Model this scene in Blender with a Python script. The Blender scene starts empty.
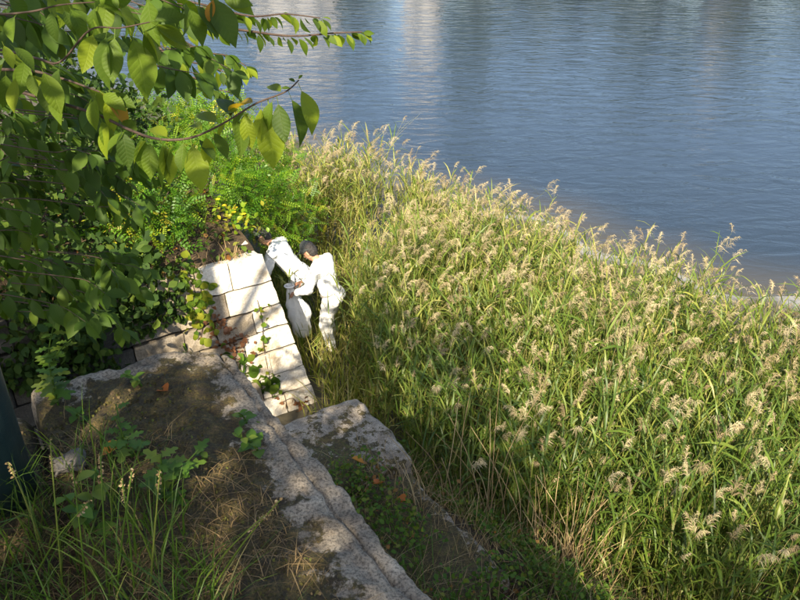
import bpy, bmesh, math, random
import numpy as np
from mathutils import Vector, Matrix, noise as mnoise

# ------------------------------------------------------------------ camera, sky, sun, exposure
SC = bpy.context.scene
COL = SC.collection
R = math.radians
PITCH, CAMZ, FPX = 31.0, 6.5, 800.0          # pixels of the 800 x 600 photograph
cam_d = bpy.data.cameras.new('camera'); cam = bpy.data.objects.new('camera', cam_d); COL.objects.link(cam)
cam.location = (0, 0, CAMZ); cam.rotation_euler = (R(90 - PITCH), 0, 0)
cam_d.sensor_width = 36.0; cam_d.lens = 36.0 * FPX / 800.0
cam_d.clip_start = 0.05; cam_d.clip_end = 2000
SC.camera = cam

SUN_H = Vector((0.18, 0.984, 0)).normalized()  # horizontal travel direction of the sunlight
SUN_EL = R(41.0)
world = bpy.data.worlds.new('World'); SC.world = world; world.use_nodes = True
wn = world.node_tree.nodes; wl = world.node_tree.links
sky = wn.new('ShaderNodeTexSky'); sky.sky_type = 'NISHITA'; sky.sun_disc = False
sky.sun_elevation = SUN_EL
sky.sun_rotation = math.atan2(-SUN_H.x, -SUN_H.y)
sky.air_density = 1.0; sky.dust_density = 1.9; sky.ozone_density = 1.0
wl.new(sky.outputs[0], wn['Background'].inputs[0]); wn['Background'].inputs[1].default_value = 0.112
sun_d = bpy.data.lights.new('sun', 'SUN'); sun_d.energy = 5.0; sun_d.angle = R(0.53); sun_d.color = (1.0, 0.88, 0.68)
sun = bpy.data.objects.new('sun', sun_d); COL.objects.link(sun)
sdir = Vector((SUN_H.x * math.cos(SUN_EL), SUN_H.y * math.cos(SUN_EL), -math.sin(SUN_EL)))
sun.rotation_euler = sdir.to_track_quat('-Z', 'Y').to_euler(); sun.location = (-4, -12, 20)
vs = SC.view_settings
vs.view_transform = 'Standard'; vs.look = 'None'; vs.gamma = 1.0; vs.exposure = 1.55; vs.use_curve_mapping = False
SC.cycles.use_denoising = True
SC.cycles.max_bounces = 8; SC.cycles.transparent_max_bounces = 8

# ------------------------------------------------------------------ helpers
rng = np.random.default_rng(7); random.seed(7)
_p = R(PITCH)
FWD = np.array([0, math.cos(_p), -math.sin(_p)]); UPV = np.array([0, math.sin(_p), math.cos(_p)])
def ray(px, py): return np.array([1., 0, 0]) * ((px - 400) / FPX) - UPV * ((py - 300) / FPX) + FWD
def at(px, py, z):                               # the point on the level z seen at a pixel
    r = ray(px, py); t = (z - CAMZ) / r[2]
    return Vector((r[0] * t, r[1] * t, z))
def dp(px, py, depth):                           # the point at a depth along the view axis
    r = ray(px, py) * depth; return Vector((r[0], r[1], CAMZ + r[2]))
def project(P):
    P = np.asarray(P, float).reshape(-1, 3); d = P - np.array([0, 0, CAMZ]); w = d @ FWD
    return 400 + FPX * d[:, 0] / w, 300 - FPX * (d @ UPV) / w, w
U = np.array([0.853, 0.522]); V = np.array([-0.522, 0.853])   # the masonry's own axes on the plan
def uv(u, v, z=0.): return Vector((u * U[0] + v * V[0], u * U[1] + v * V[1], z))
UANG = math.atan2(U[1], U[0])

ORD = ['first', 'second', 'third', 'fourth', 'fifth', 'sixth', 'seventh', 'eighth', 'ninth', 'tenth', 'eleventh', 'twelfth', 'thirteenth', 'fourteenth', 'fifteenth', 'sixteenth', 'seventeenth', 'eighteenth', 'nineteenth', 'twentieth', 'twenty-first', 'twenty-second', 'twenty-third', 'twenty-fourth']
def tag(o, label=None, cat=None, group=None, kind=None):
    if label: o['label'] = label
    if cat: o['category'] = cat
    if group: o['group'] = group
    if kind: o['kind'] = kind
    return o
def empty(name, loc=(0, 0, 0), rz=0):
    o = bpy.data.objects.new(name, None); COL.objects.link(o); o.location = loc; o.rotation_euler = (0, 0, rz)
    o.empty_display_size = 0.1
    return o
def link(name, me, parent=None, mat=None):
    o = bpy.data.objects.new(name, me); COL.objects.link(o)
    if parent is not None: o.parent = parent
    if mat is not None and not me.materials: me.materials.append(mat)
    return o
def np_mesh(name, verts, faces, mat=None, tint=None, smooth=True):
    """faces: (n,3) or (n,4) array or a list of such arrays"""
    me = bpy.data.meshes.new(name)
    verts = np.asarray(verts, np.float32)
    fl = faces if isinstance(faces, list) else [faces]
    fl = [np.asarray(f, np.int32) for f in fl if len(f)]
    loops = np.concatenate([f.ravel() for f in fl]); tot = np.concatenate([np.full(len(f), f.shape[1], np.int32) for f in fl])
    start = np.concatenate([[0], np.cumsum(tot)[:-1]]).astype(np.int32)
    me.vertices.add(len(verts)); me.vertices.foreach_set('co', verts.ravel())
    me.loops.add(len(loops)); me.loops.foreach_set('vertex_index', loops)
    me.polygons.add(len(tot)); me.polygons.foreach_set('loop_start', start); me.polygons.foreach_set('loop_total', tot)
    if smooth: me.polygons.foreach_set('use_smooth', np.ones(len(tot), bool))
    if tint is not None:
        a = me.attributes.new('tint', 'FLOAT', 'POINT'); a.data.foreach_set('value', np.asarray(tint, np.float32))
    me.update(calc_edges=True); me.validate()
    if mat is not None: me.materials.append(mat)
    return me
def scatter(tv, tf, M, T, tint):
    """copies a template (tv, tf) with matrices M (n,3,3) and offsets T (n,3)"""
    n = len(T); k = len(tv)
    v = np.einsum('nij,kj->nki', M, tv) + T[:, None, :]
    f = (tf[None] + (np.arange(n) * k)[:, None, None]).reshape(-1, tf.shape[1])
    return v.reshape(-1, 3), f, np.repeat(tint, k)
def frames(d, nrm):
    """columns: side, along d, normal"""
    d = d / np.linalg.norm(d, axis=1, keepdims=True)
    s = np.cross(d, nrm); s /= np.linalg.norm(s, axis=1, keepdims=True) + 1e-9
    n2 = np.cross(s, d)
    return np.stack([s, d, n2], axis=2)
class Acc:
    def __init__(self): self.v = []; self.f = []; self.t = []; self.n = 0
    def add(self, v, f, t):
        self.v.append(np.asarray(v)); self.f.append(np.asarray(f) + self.n); self.t.append(np.asarray(t)); self.n += len(v)
    def mesh(self, name, mat): return np_mesh(name, np.concatenate(self.v), self.f, mat, np.concatenate(self.t))
def tube(pts, radii, sides=7, cap=True):
    pts = np.asarray([tuple(p) for p in pts], float); n = len(pts)
    radii = np.asarray(radii, float) if np.ndim(radii) else np.full(n, radii)
    tan = np.gradient(pts, axis=0); tan /= np.linalg.norm(tan, axis=1, keepdims=True) + 1e-9
    ref = np.array([0, 0, 1.]) if abs(tan[0][2]) < .9 else np.array([1., 0, 0])
    out = []
    for i in range(n):
        s = np.cross(tan[i], ref); s /= np.linalg.norm(s) + 1e-9; q = np.cross(s, tan[i]); ref = q
        a = np.arange(sides) * 2 * math.pi / sides
        out.append(pts[i] + radii[i] * (np.cos(a)[:, None] * s + np.sin(a)[:, None] * q))
    v = np.concatenate(out); f = []
    for i in range(n - 1):
        for k in range(sides):
            k2 = (k + 1) % sides
            f.append((i * sides + k, i * sides + k2, (i + 1) * sides + k2, (i + 1) * sides + k))
    f = np.array(f)
    if cap:
        v = np.concatenate([v, pts[:1], pts[-1:]]); c0, c1 = len(v) - 2, len(v) - 1
        for k in range(sides):
            k2 = (k + 1) % sides
            f = np.concatenate([f, [(c0, k2, k, k)], [(c1, (n - 1) * sides + k, (n - 1) * sides + k2, (n - 1) * sides + k2)]])
        tri = f[:, 2] == f[:, 3]
        return v, [f[~tri], f[tri][:, :3]]
    return v, [f]
def tube_mesh(name, pts, radii, mat, sides=7, tint=.5):
    v, f = tube(pts, radii, sides); return np_mesh(name, v, f, mat, np.full(len(v), tint))
def smoothpts(pts, n=6):
    pts = [Vector(p) for p in pts]; out = []
    for i in range(len(pts) - 1):
        p0 = pts[max(i - 1, 0)]; p1 = pts[i]; p2 = pts[i + 1]; p3 = pts[min(i + 2, len(pts) - 1)]
        for k in range(n):
            t = k / n
            out.append(0.5 * ((2 * p1) + (p2 - p0) * t + (2 * p0 - 5 * p1 + 4 * p2 - p3) * t * t + (3 * p1 - p0 - 3 * p2 + p3) * t ** 3))
    out.append(pts[-1]); return out
def fbm(p, sc, oct=4, seed=0.):
    return mnoise.fractal(Vector((p[0] * sc + seed, p[1] * sc - seed, p[2] * sc + seed * .7)), 0.9, 2.0, oct)

# ------------------------------------------------------------------ materials
def new_mat(name):
    m = bpy.data.materials.new(name); m.use_nodes = True
    nt = m.node_tree; nt.nodes.clear(); out = nt.nodes.new('ShaderNodeOutputMaterial')
    return m, nt, nt.nodes, nt.links, out
def ramp(nt, stops, fac):
    r = nt.nodes.new('ShaderNodeValToRGB'); e = r.color_ramp.elements
    while len(e) < len(stops): e.new(0.5)
    for el, (p, c) in zip(e, stops): el.position = p; el.color = (*c, 1)
    nt.links.new(fac, r.inputs[0]); return r.outputs[0]
def noise_node(nt, scale, detail=5, rough=.6, vec=None, dist=0):
    n = nt.nodes.new('ShaderNodeTexNoise'); n.inputs['Scale'].default_value = scale; n.inputs['Detail'].default_value = detail
    n.inputs['Roughness'].default_value = rough; n.inputs['Distortion'].default_value = dist
    if vec is not None: nt.links.new(vec, n.inputs['Vector'])
    return n.outputs['Fac']
def mixc(nt, fac, a, b, mode='MIX'):
    m = nt.nodes.new('ShaderNodeMix'); m.data_type = 'RGBA'; m.blend_type = mode
    for sock, val in ((m.inputs[0], fac), (m.inputs[6], a), (m.inputs[7], b)):
        if isinstance(val, bpy.types.NodeSocket): nt.links.new(val, sock)
        elif isinstance(val, (int, float)): sock.default_value = val
        else: sock.default_value = (*val, 1)
    return m.outputs[2]
def leaf_mat(name, stops, transl=.35, rough=.5, objrand=False, tcol=1.3, spec=.35):
    m, nt, nd, lk, out = new_mat(name)
    if objrand: src = nd.new('ShaderNodeObjectInfo').outputs['Random']
    else:
        a = nd.new('ShaderNodeAttribute'); a.attribute_name = 'tint'; src = a.outputs['Fac']
    c = ramp(nt, stops, src)
    geo = nd.new('ShaderNodeNewGeometry')
    c2 = mixc(nt, noise_node(nt, 9, 3, .6, geo.outputs['Position']), (.6, .62, .55), (1.25, 1.2, 1.1)); c = mixc(nt, 1.0, c, c2, 'MULTIPLY')
    p = nd.new('ShaderNodeBsdfPrincipled'); lk.new(c, p.inputs['Base Color']); p.inputs['Roughness'].default_value = rough
    p.inputs['Specular IOR Level'].default_value = spec
    if transl > 0:
        t = nd.new('ShaderNodeBsdfTranslucent'); lk.new(mixc(nt, 1.0, c, (tcol * 1.1, tcol, tcol * .45), 'MULTIPLY'), t.inputs['Color'])
        mx = nd.new('ShaderNodeMixShader'); mx.inputs[0].default_value = transl
        lk.new(p.outputs[0], mx.inputs[1]); lk.new(t.outputs[0], mx.inputs[2]); lk.new(mx.outputs[0], out.inputs[0])
    else: lk.new(p.outputs[0], out.inputs[0])
    return m
def rough_mat(name, stops, scale=3., rough=.85, bump=.4, fine=40., spots=None, objrand=0.0, dist=.02, spec=.3):
    m, nt, nd, lk, out = new_mat(name)
    geo = nd.new('ShaderNodeNewGeometry'); pos = geo.outputs['Position']
    f = noise_node(nt, scale, 8, .65, pos); c = ramp(nt, stops, f)
    if spots:
        s = noise_node(nt, fine * 1.6, 3, .7, pos); sr = ramp(nt, [(.40, (0, 0, 0)), (.62, (1, 1, 1))], s)
        c = mixc(nt, sr, mixc(nt, 1.0, c, spots, 'MULTIPLY'), c)
    if objrand:
        oi = nd.new('ShaderNodeObjectInfo'); k = ramp(nt, [(0, (1 - objrand,) * 3), (1, (1 + objrand * .4, 1 + objrand * .38, 1 + objrand * .3))], oi.outputs['Random'])
        c = mixc(nt, 1.0, c, k, 'MULTIPLY')
    p = nd.new('ShaderNodeBsdfPrincipled'); lk.new(c, p.inputs['Base Color']); p.inputs['Roughness'].default_value = rough
    p.inputs['Specular IOR Level'].default_value = spec
    b = nd.new('ShaderNodeBump'); b.inputs['Strength'].default_value = bump; b.inputs['Distance'].default_value = dist
    lk.new(noise_node(nt, fine, 8, .7, pos), b.inputs['Height']); lk.new(b.outputs[0], p.inputs['Normal']); lk.new(p.outputs[0], out.inputs[0])
    return m

M = {}
M['reed_leaf'] = leaf_mat('reed_leaf', [(0, (.050, .098, .014)), (.4, (.125, .19, .026)), (.75, (.27, .29, .065)), (1, (.46, .40, .18))], .40, .45)
M['reed_stem'] = leaf_mat('reed_stem', [(0, (.10, .13, .03)), (.6, (.22, .22, .06)), (1, (.36, .29, .13))], .0, .5)
M['plume'] = leaf_mat('reed_plume', [(0, (.30, .225, .135)), (.35, (.41, .335, .21)), (.7, (.48, .41, .265)), (1, (.57, .49, .34))], .35, .8, tcol=1.0)
M['cherry_leaf'] = leaf_mat('cherry_leaf', [(0, (.042, .080, .012)), (.5, (.090, .150, .012)), (.975, (.18, .235, .014)), (.99, (.18, .235, .014)), (1, (.38, .16, .02))], .48, .55, objrand=True, tcol=1.9, spec=.22)
def add_veins(m):                                  # midrib and side veins from the leaf's own coordinates
    nt = m.node_tree; nd = nt.nodes; lk = nt.links; p = next(n for n in nd if n.type == 'BSDF_PRINCIPLED')
    tc = nd.new('ShaderNodeTexCoord'); sp = nd.new('ShaderNodeSeparateXYZ'); lk.new(tc.outputs['Object'], sp.inputs[0])
    def mth(op, a, b=0.):
        n = nd.new('ShaderNodeMath'); n.operation = op
        for k, v in enumerate((a, b)):
            if isinstance(v, bpy.types.NodeSocket): lk.new(v, n.inputs[k])
            else: n.inputs[k].default_value = v
        return n.outputs[0]
    ax = mth('ABSOLUTE', sp.outputs[0]); ph = mth('SUBTRACT', sp.outputs[1], mth('MULTIPLY', ax, .75))
    side = mth('POWER', mth('ABSOLUTE', mth('SINE', mth('MULTIPLY', ph, 30.))), .6)
    rib = ramp(nt, [(0, (0, 0, 0)), (.045, (1, 1, 1))], mth('MULTIPLY', ax, 2.2))
    hgt = mth('MULTIPLY', side, rib)
    b = nd.new('ShaderNodeBump'); b.inputs['Strength'].default_value = .22; b.inputs['Distance'].default_value = .004; lk.new(hgt, b.inputs['Height']); lk.new(b.outputs[0], p.inputs['Normal'])
    src = p.inputs['Base Color'].links[0].from_socket
    lk.new(mixc(nt, hgt, mixc(nt, .10, src, (.20, .24, .06)), src), p.inputs['Base Color'])
add_veins(M['cherry_leaf'])
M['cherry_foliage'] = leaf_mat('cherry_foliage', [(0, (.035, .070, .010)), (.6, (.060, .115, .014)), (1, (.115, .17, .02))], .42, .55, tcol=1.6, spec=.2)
M['pinnate'] = leaf_mat('pinnate_leaf', [(0, (.055, .15, .010)), (.5, (.105, .225, .014)), (.85, (.20, .30, .018)), (1, (.34, .32, .025))], .45, .45, tcol=1.4)
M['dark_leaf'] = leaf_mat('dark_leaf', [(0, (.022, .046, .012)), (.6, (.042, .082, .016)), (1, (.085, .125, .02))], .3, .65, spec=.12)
M['weed_leaf'] = leaf_mat('weed_leaf', [(0, (.055, .12, .015)), (.5, (.085, .175, .02)), (1, (.17, .22, .03))], .4, .5, objrand=True, tcol=1.4)
M['grass'] = leaf_mat('grass_blade', [(0, (.042, .095, .012)), (.55, (.095, .17, .018)), (.8, (.20, .24, .045)), (1, (.36, .30, .12))], .35, .5)
M['dry'] = leaf_mat('dry_grass', [(0, (.16, .105, .05)), (.5, (.30, .21, .105)), (1, (.46, .36, .21))], .15, .8)
M['ivy'] = leaf_mat('ivy_leaf', [(0, (.040, .085, .014)), (.5, (.090, .15, .02)), (.75, (.18, .20, .03)), (.9, (.26, .15, .05)), (1, (.30, .13, .035))], .35, .6, spec=.2)
M['moss'] = leaf_mat('moss', [(0, (.030, .024, .008)), (.5, (.070, .058, .014)), (.8, (.085, .10, .018)), (1, (.20, .14, .07))], .1, .9)
M['ledge_leaf'] = leaf_mat('ledge_leaf', [(0, (.035, .080, .012)), (.55, (.075, .14, .018)), (.8, (.15, .18, .025)), (.95, (.15, .11, .04)), (1, (.26, .12, .035))], .3, .6, spec=.15)
M['vine_leaf'] = leaf_mat('vine_leaf', [(0, (.075, .15, .02)), (.55, (.13, .21, .02)), (1, (.30, .30, .03))], .4, .5, objrand=True)
M['red_vine'] = leaf_mat('red_vine_leaf', [(0, (.20, .09, .045)), (1, (.30, .17, .08))], .2, .6)
M['yellow'] = leaf_mat('yellow_flower', [(0, (.65, .47, .02)), (1, (.8, .62, .03))], .3, .5)
M['orange_leaf'] = leaf_mat('orange_leaf', [(0, (.40, .11, .02)), (1, (.50, .22, .03))], .25, .6, objrand=True)
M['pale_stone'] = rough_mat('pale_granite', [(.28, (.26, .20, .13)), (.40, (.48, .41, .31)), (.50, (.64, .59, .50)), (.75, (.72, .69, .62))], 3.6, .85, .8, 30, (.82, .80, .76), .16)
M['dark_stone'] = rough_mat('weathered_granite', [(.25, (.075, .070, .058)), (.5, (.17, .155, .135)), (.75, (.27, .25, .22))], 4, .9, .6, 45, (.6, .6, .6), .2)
M['brown_stone'] = rough_mat('brown_granite', [(.25, (.13, .10, .065)), (.5, (.27, .225, .165)), (.75, (.42, .37, .30))], 4, .9, .6, 45, (.7, .68, .64), .2)  # browner tone for stones left of the pale corner
M['shade_stone'] = rough_mat('shade_dark_granite', [(.25, (.030, .028, .022)), (.5, (.065, .060, .048)), (.75, (.12, .11, .09))], 4, .95, .6, 45, (.6, .6, .6), .2)  # granite colour darkened to paint in tree shade on the wall's left
M['soil'] = rough_mat('soil', [(.3, (.030, .021, .011)), (.5, (.066, .044, .022)), (.7, (.11, .077, .040))], 8, .95, .9, 60, (.5, .5, .5))
M['mud'] = rough_mat('reed_mud', [(.3, (.045, .038, .022)), (.7, (.11, .09, .05))], 3, .9, .7, 30)
M['bark'] = rough_mat('cherry_bark', [(.3, (.050, .038, .030)), (.7, (.13, .105, .085))], 14, .85, .7, 70)
M['twig'] = rough_mat('twig_bark', [(.3, (.035, .022, .016)), (.7, (.09, .06, .042))], 20, .8, .5, 90)
M['coverall'] = rough_mat('white_coverall', [(.3, (.66, .66, .64)), (.7, (.80, .80, .78))], 6, .75, .45, 14, dist=.05)
M['skin'] = rough_mat('skin', [(.3, (.40, .20, .12)), (.7, (.50, .27, .17))], 8, .55, .1, 80)
M['cap'] = rough_mat('cap_cloth', [(.3, (.030, .034, .032)), (.7, (.050, .056, .052))], 20, .85, .3, 120)
M['hair'] = rough_mat('dark_hair', [(.3, (.015, .013, .012)), (.7, (.04, .036, .032))], 60, .6, .4, 160)
M['belt'] = rough_mat('belt_webbing', [(.3, (.13, .12, .11)), (.7, (.22, .21, .19))], 30, .8, .3, 120)
M['boot'] = rough_mat('rubber_boot', [(.3, (.03, .032, .035)), (.7, (.07, .07, .07))], 10, .5, .2, 60)
M['glove'] = rough_mat('work_glove', [(.3, (.55, .52, .46)), (.7, (.68, .66, .6))], 20, .85, .4, 100)
M['collar'] = rough_mat('dark_metal', [(.3, (.01, .016, .016)), (.7, (.02, .026, .026))], 9, .6, .2, 60)
M['post'] = rough_mat('dark_green_paint', [(.3, (.008, .020, .022)), (.7, (.014, .032, .034))], 9, .45, .15, 60, spec=.4)
M['bluepost'] = rough_mat('blue_grey_paint', [(.3, (.020, .032, .060)), (.7, (.032, .048, .080))], 9, .45, .15, 60, spec=.4)
M['far_white'] = rough_mat('far_plaster', [(.3, (.36, .35, .34)), (.7, (.44, .43, .42))], .3, .8, .1, 3)
M['far_glass'] = rough_mat('far_window', [(.3, (.05, .06, .07)), (.7, (.10, .12, .14))], 1, .15, .0, 3)
M['far_roof'] = rough_mat('far_roof', [(.3, (.16, .14, .13)), (.7, (.25, .23, .21))], 1, .8, .1, 3)
M['far_leaf'] = leaf_mat('far_tree_leaf', [(0, (.030, .050, .014)), (.6, (.065, .095, .02)), (1, (.12, .135, .03))], .2, .6)

def slab_material():                              # granite cap stone: bare towards the outer arris, moss and soil inwards
    m, nt, nd, lk, out = new_mat('mossy_granite')
    geo = nd.new('ShaderNodeNewGeometry'); pos = geo.outputs['Position']
    at_ = nd.new('ShaderNodeAttribute'); at_.attribute_name = 'moss'
    g = ramp(nt, [(.28, (.11, .085, .056)), (.43, (.26, .21, .148)), (.58, (.40, .335, .248)), (.76, (.58, .505, .39))], noise_node(nt, 7, 8, .7, pos))
    sp = ramp(nt, [(.38, (.42, .41, .40)), (.52, (1, 1, 1)), (.7, (1.25, 1.23, 1.2))], noise_node(nt, 130, 3, .7, pos)); g = mixc(nt, 1.0, g, sp, 'MULTIPLY')
    li = ramp(nt, [(.55, (0, 0, 0)), (.66, (1, 1, 1))], noise_node(nt, 11, 5, .6, pos, 1.0)); g = mixc(nt, mixc(nt, .35, (0, 0, 0), li), g, (.10, .095, .08))
    mo = ramp(nt, [(.30, (.016, .013, .005)), (.45, (.050, .034, .010)), (.55, (.075, .060, .013)), (.63, (.12, .076, .030)), (.75, (.20, .14, .075))], noise_node(nt, 22, 9, .78, pos))
    mo = mixc(nt, 1.0, mo, ramp(nt, [(.32, (.35, .35, .3)), (.5, (1, 1, 1)), (.68, (2.1, 1.9, 1.6))], noise_node(nt, 140, 4, .75, pos)), 'MULTIPLY')
    ad = nd.new('ShaderNodeMath'); ad.operation = 'ADD'; lk.new(at_.outputs['Fac'], ad.inputs[0])
    sb = nd.new('ShaderNodeMath'); sb.operation = 'MULTIPLY_ADD'; sb.inputs[1].default_value = 3.0; sb.inputs[2].default_value = -1.5
    lk.new(noise_node(nt, 13, 7, .7, pos), sb.inputs[0]); lk.new(sb.outputs[0], ad.inputs[1])
    k = ramp(nt, [(.42, (0, 0, 0)), (.60, (1, 1, 1))], ad.outputs[0])
    c = mixc(nt, k, g, mo)
    p = nd.new('ShaderNodeBsdfPrincipled'); lk.new(c, p.inputs['Base Color']); p.inputs['Roughness'].default_value = .9
    b = nd.new('ShaderNodeBump'); b.inputs['Strength'].default_value = 1.0; b.inputs['Distance'].default_value = .02
    lk.new(noise_node(nt, 55, 8, .75, pos), b.inputs['Height']); lk.new(b.outputs[0], p.inputs['Normal']); lk.new(p.outputs[0], out.inputs[0])
    return m
M['slab'] = slab_material()

def water_material():
    m, nt, nd, lk, out = new_mat('river_water')
    geo = nd.new('ShaderNodeNewGeometry')
    mp = nd.new('ShaderNodeMapping'); mp.inputs['Rotation'].default_value = (0, 0, R(12)); mp.inputs['Scale'].default_value = (.55, 1.35, 1)
    lk.new(geo.outputs['Position'], mp.inputs[0])
    a = noise_node(nt, 2.3, 4, .55, mp.outputs[0], .6)
    b_ = noise_node(nt, .35, 2, .5, mp.outputs[0])
    mx = nd.new('ShaderNodeMath'); mx.operation = 'MULTIPLY'; lk.new(a, mx.inputs[0])
    k = nd.new('ShaderNodeMath'); k.operation = 'MULTIPLY_ADD'; k.inputs[1].default_value = 1.3; k.inputs[2].default_value = .35; lk.new(b_, k.inputs[0]); lk.new(k.outputs[0], mx.inputs[1])
    bp = nd.new('ShaderNodeBump'); bp.inputs['Strength'].default_value = .21; bp.inputs['Distance'].default_value = .12; lk.new(mx.outputs[0], bp.inputs['Height'])
    at_ = nd.new('ShaderNodeAttribute'); at_.attribute_name = 'silt'
    c = ramp(nt, [(0, (.020, .030, .042)), (1, (.060, .052, .036))], at_.outputs['Fac'])
    p = nd.new('ShaderNodeBsdfPrincipled'); lk.new(c, p.inputs['Base Color'])
    p.inputs['Roughness'].default_value = .07; p.inputs['IOR'].default_value = 1.33
    lk.new(bp.outputs[0], p.inputs['Normal']); lk.new(p.outputs[0], out.inputs[0])
    return m
M['water'] = water_material()

# ------------------------------------------------------------------ the setting
S0 = np.array([3.42, 12.9]); SD = np.array([0.775, -0.632]); SN = np.array([0.632, 0.775])   # waterline: point, direction, normal to the water
def shore_d(x, y):
    d = (x - S0[0]) * SN[0] + (y - S0[1]) * SN[1]
    s = (x - S0[0]) * SD[0] + (y - S0[1]) * SD[1]
    return d + .18 * np.sin(s * 1.1) + .10 * np.sin(s * 2.7 + 1)   # positive = out in the water
def grid(x0, x1, nx, y0, y1, ny):
    X, Y = np.meshgrid(np.linspace(x0, x1, nx), np.linspace(y0, y1, ny)); i = np.arange(nx * ny).reshape(ny, nx)
    f = np.stack([i[:-1, :-1], i[:-1, 1:], i[1:, 1:], i[1:, :-1]], -1).reshape(-1, 4)
    return X.ravel(), Y.ravel(), f

# water: one sheet, finer near the bank
xs = np.concatenate([[-320, -120, -40], np.linspace(-15, 15, 61), [40, 120, 320]]); ys = np.concatenate([[-200, -20], np.linspace(2, 26, 49), [40, 80, 140, 260]])
X, Y = np.meshgrid(xs, ys); i = np.arange(X.size).reshape(X.shape)
f = np.stack([i[:-1, :-1], i[:-1, 1:], i[1:, 1:], i[1:, :-1]], -1).reshape(-1, 4)
wm = np_mesh('water', np.stack([X.ravel(), Y.ravel(), 0 * X.ravel()], 1), f, M['water'])
sa = wm.attributes.new('silt', 'FLOAT', 'POINT'); sa.data.foreach_set('value', np.clip(1 - shore_d(X.ravel(), Y.ravel()) / 1.6, 0, 1).astype(np.float32))
tag(link('water', wm), kind='structure')

# the low bank in which the reeds stand; pale wet sand where it meets the water
m, nt, nd, lk, out = new_mat('bank_ground')
geo = nd.new('ShaderNodeNewGeometry'); sx = nd.new('ShaderNodeAttribute'); sx.attribute_name = 'sand'
c = mixc(nt, sx.outputs['Fac'], ramp(nt, [(.3, (.035, .030, .016)), (.7, (.095, .078, .042))], noise_node(nt, 4, 7, .7, geo.outputs['Position'])),
         ramp(nt, [(.25, (.07, .065, .055)), (.5, (.20, .195, .18)), (.75, (.30, .29, .27))], noise_node(nt, 6, 7, .7, geo.outputs['Position'])))
p = nd.new('ShaderNodeBsdfPrincipled'); lk.new(c, p.inputs['Base Color']); p.inputs['Roughness'].default_value = .6
b = nd.new('ShaderNodeBump'); b.inputs['Strength'].default_value = .6; b.inputs['Distance'].default_value = .03
lk.new(noise_node(nt, 18, 7, .7, geo.outputs['Position']), b.inputs['Height']); lk.new(b.outputs[0], p.inputs['Normal']); lk.new(p.outputs[0], out.inputs[0])
M['bank'] = m
X, Y, f = grid(-16, 16, 161, -8, 26, 171)
d = shore_d(X, Y)
Z = np.where(d < 0, np.minimum(-.10 * d, .14) , -.12 * d) + .02 * np.sin(X * 2.1) * np.cos(Y * 1.7)
bm_ = np_mesh('low_bank', np.stack([X, Y, np.maximum(Z, -1.5)], 1), f, M['bank'])
a = bm_.attributes.new('sand', 'FLOAT', 'POINT'); a.data.foreach_set('value', (np.clip((d + .42 + .15 * np.sin(X * 4.1) + .1 * np.sin(Y * 7.3)) / .15, 0, 1) * np.clip((X - .5) / 1.5, 0, 1)).astype(np.float32))
tag(link('low_bank', bm_), kind='structure')

# upper bank behind the sunlit wall
def upper_z(u, v):
    return 1.97 + .10 * np.clip(v - 8.2, 0, 4) + .28 * np.clip(1.2 - u, 0, 8) ** 1.1
Xg, Yg, f = grid(-7, 3.0, 80, 8.12, 15, 60)
Zg = .10 * np.clip((Yg - 8.12) / .2, 0, 1) - .02 + upper_z(Xg, Yg) + .05 * np.sin(Xg * 3.1 + Yg) + .04 * np.sin(Yg * 4.3 - Xg * 1.3)
drop = np.clip((Yg - 10.5) / 4, 0, 1); Zg = Zg * (1 - drop ** 1.5 * .75)
tag(link('upper_bank', np_mesh('upper_bank', np.stack([Xg * U[0] + Yg * V[0], Xg * U[1] + Yg * V[1], Zg], 1), f, M['soil'])), kind='structure')

# terrace on which the camera stands
TZ = 4.84
Xg, Yg, f = grid(-7, .45, 90, -9, 2.22, 120)
Zg = np.array([TZ + .035 * fbm((x, y, 0), 1.7, 5) + .02 * fbm((x, y, 3), 7, 4) for x, y in zip(Xg, Yg)])
ed = np.minimum(.45 - Xg, 2.22 - Yg)
Zg += np.clip(ed / .22, 0, 1) * .06 - .055
def terrace_z(u, v):
    e = min(.45 - u, 2.22 - v); p_ = (u, v, 0)
    return TZ + .035 * fbm(p_, 1.7, 5) + .02 * fbm((u, v, 3), 7, 4) + min(max(e / .22, 0), 1) * .06 - .055
tag(link('terrace_ground', np_mesh('terrace_ground', np.stack([Xg * U[0] + Yg * V[0], Xg * U[1] + Yg * V[1], Zg], 1), f, M['soil'])), kind='structure')

# lower ledge at the foot of the near wall: an overgrown earth shelf falling to the reeds
LZ = 1.42
def ledge_z(u, v):
    far = np.clip((v - 4.2) / .9, 0, 1)
    out_ = np.clip((u - (2.62 + .30 * np.clip(4.6 - v, 0, 4))) / 1.3, 0, 1)
    return LZ * (1 - out_ ** 1.3) + .05 * np.sin(u * 5 + v * 3) * (1 - out_) - .0 * far
Xg, Yg, f = grid(1.0, 6.4, 70, -6, 5.4, 90)
Zg = ledge_z(Xg, Yg)
tag(link('earth_ledge', np_mesh('earth_ledge', np.stack([Xg * U[0] + Yg * V[0], Xg * U[1] + Yg * V[1], Zg], 1), f, M['soil'])), kind='structure')

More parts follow.
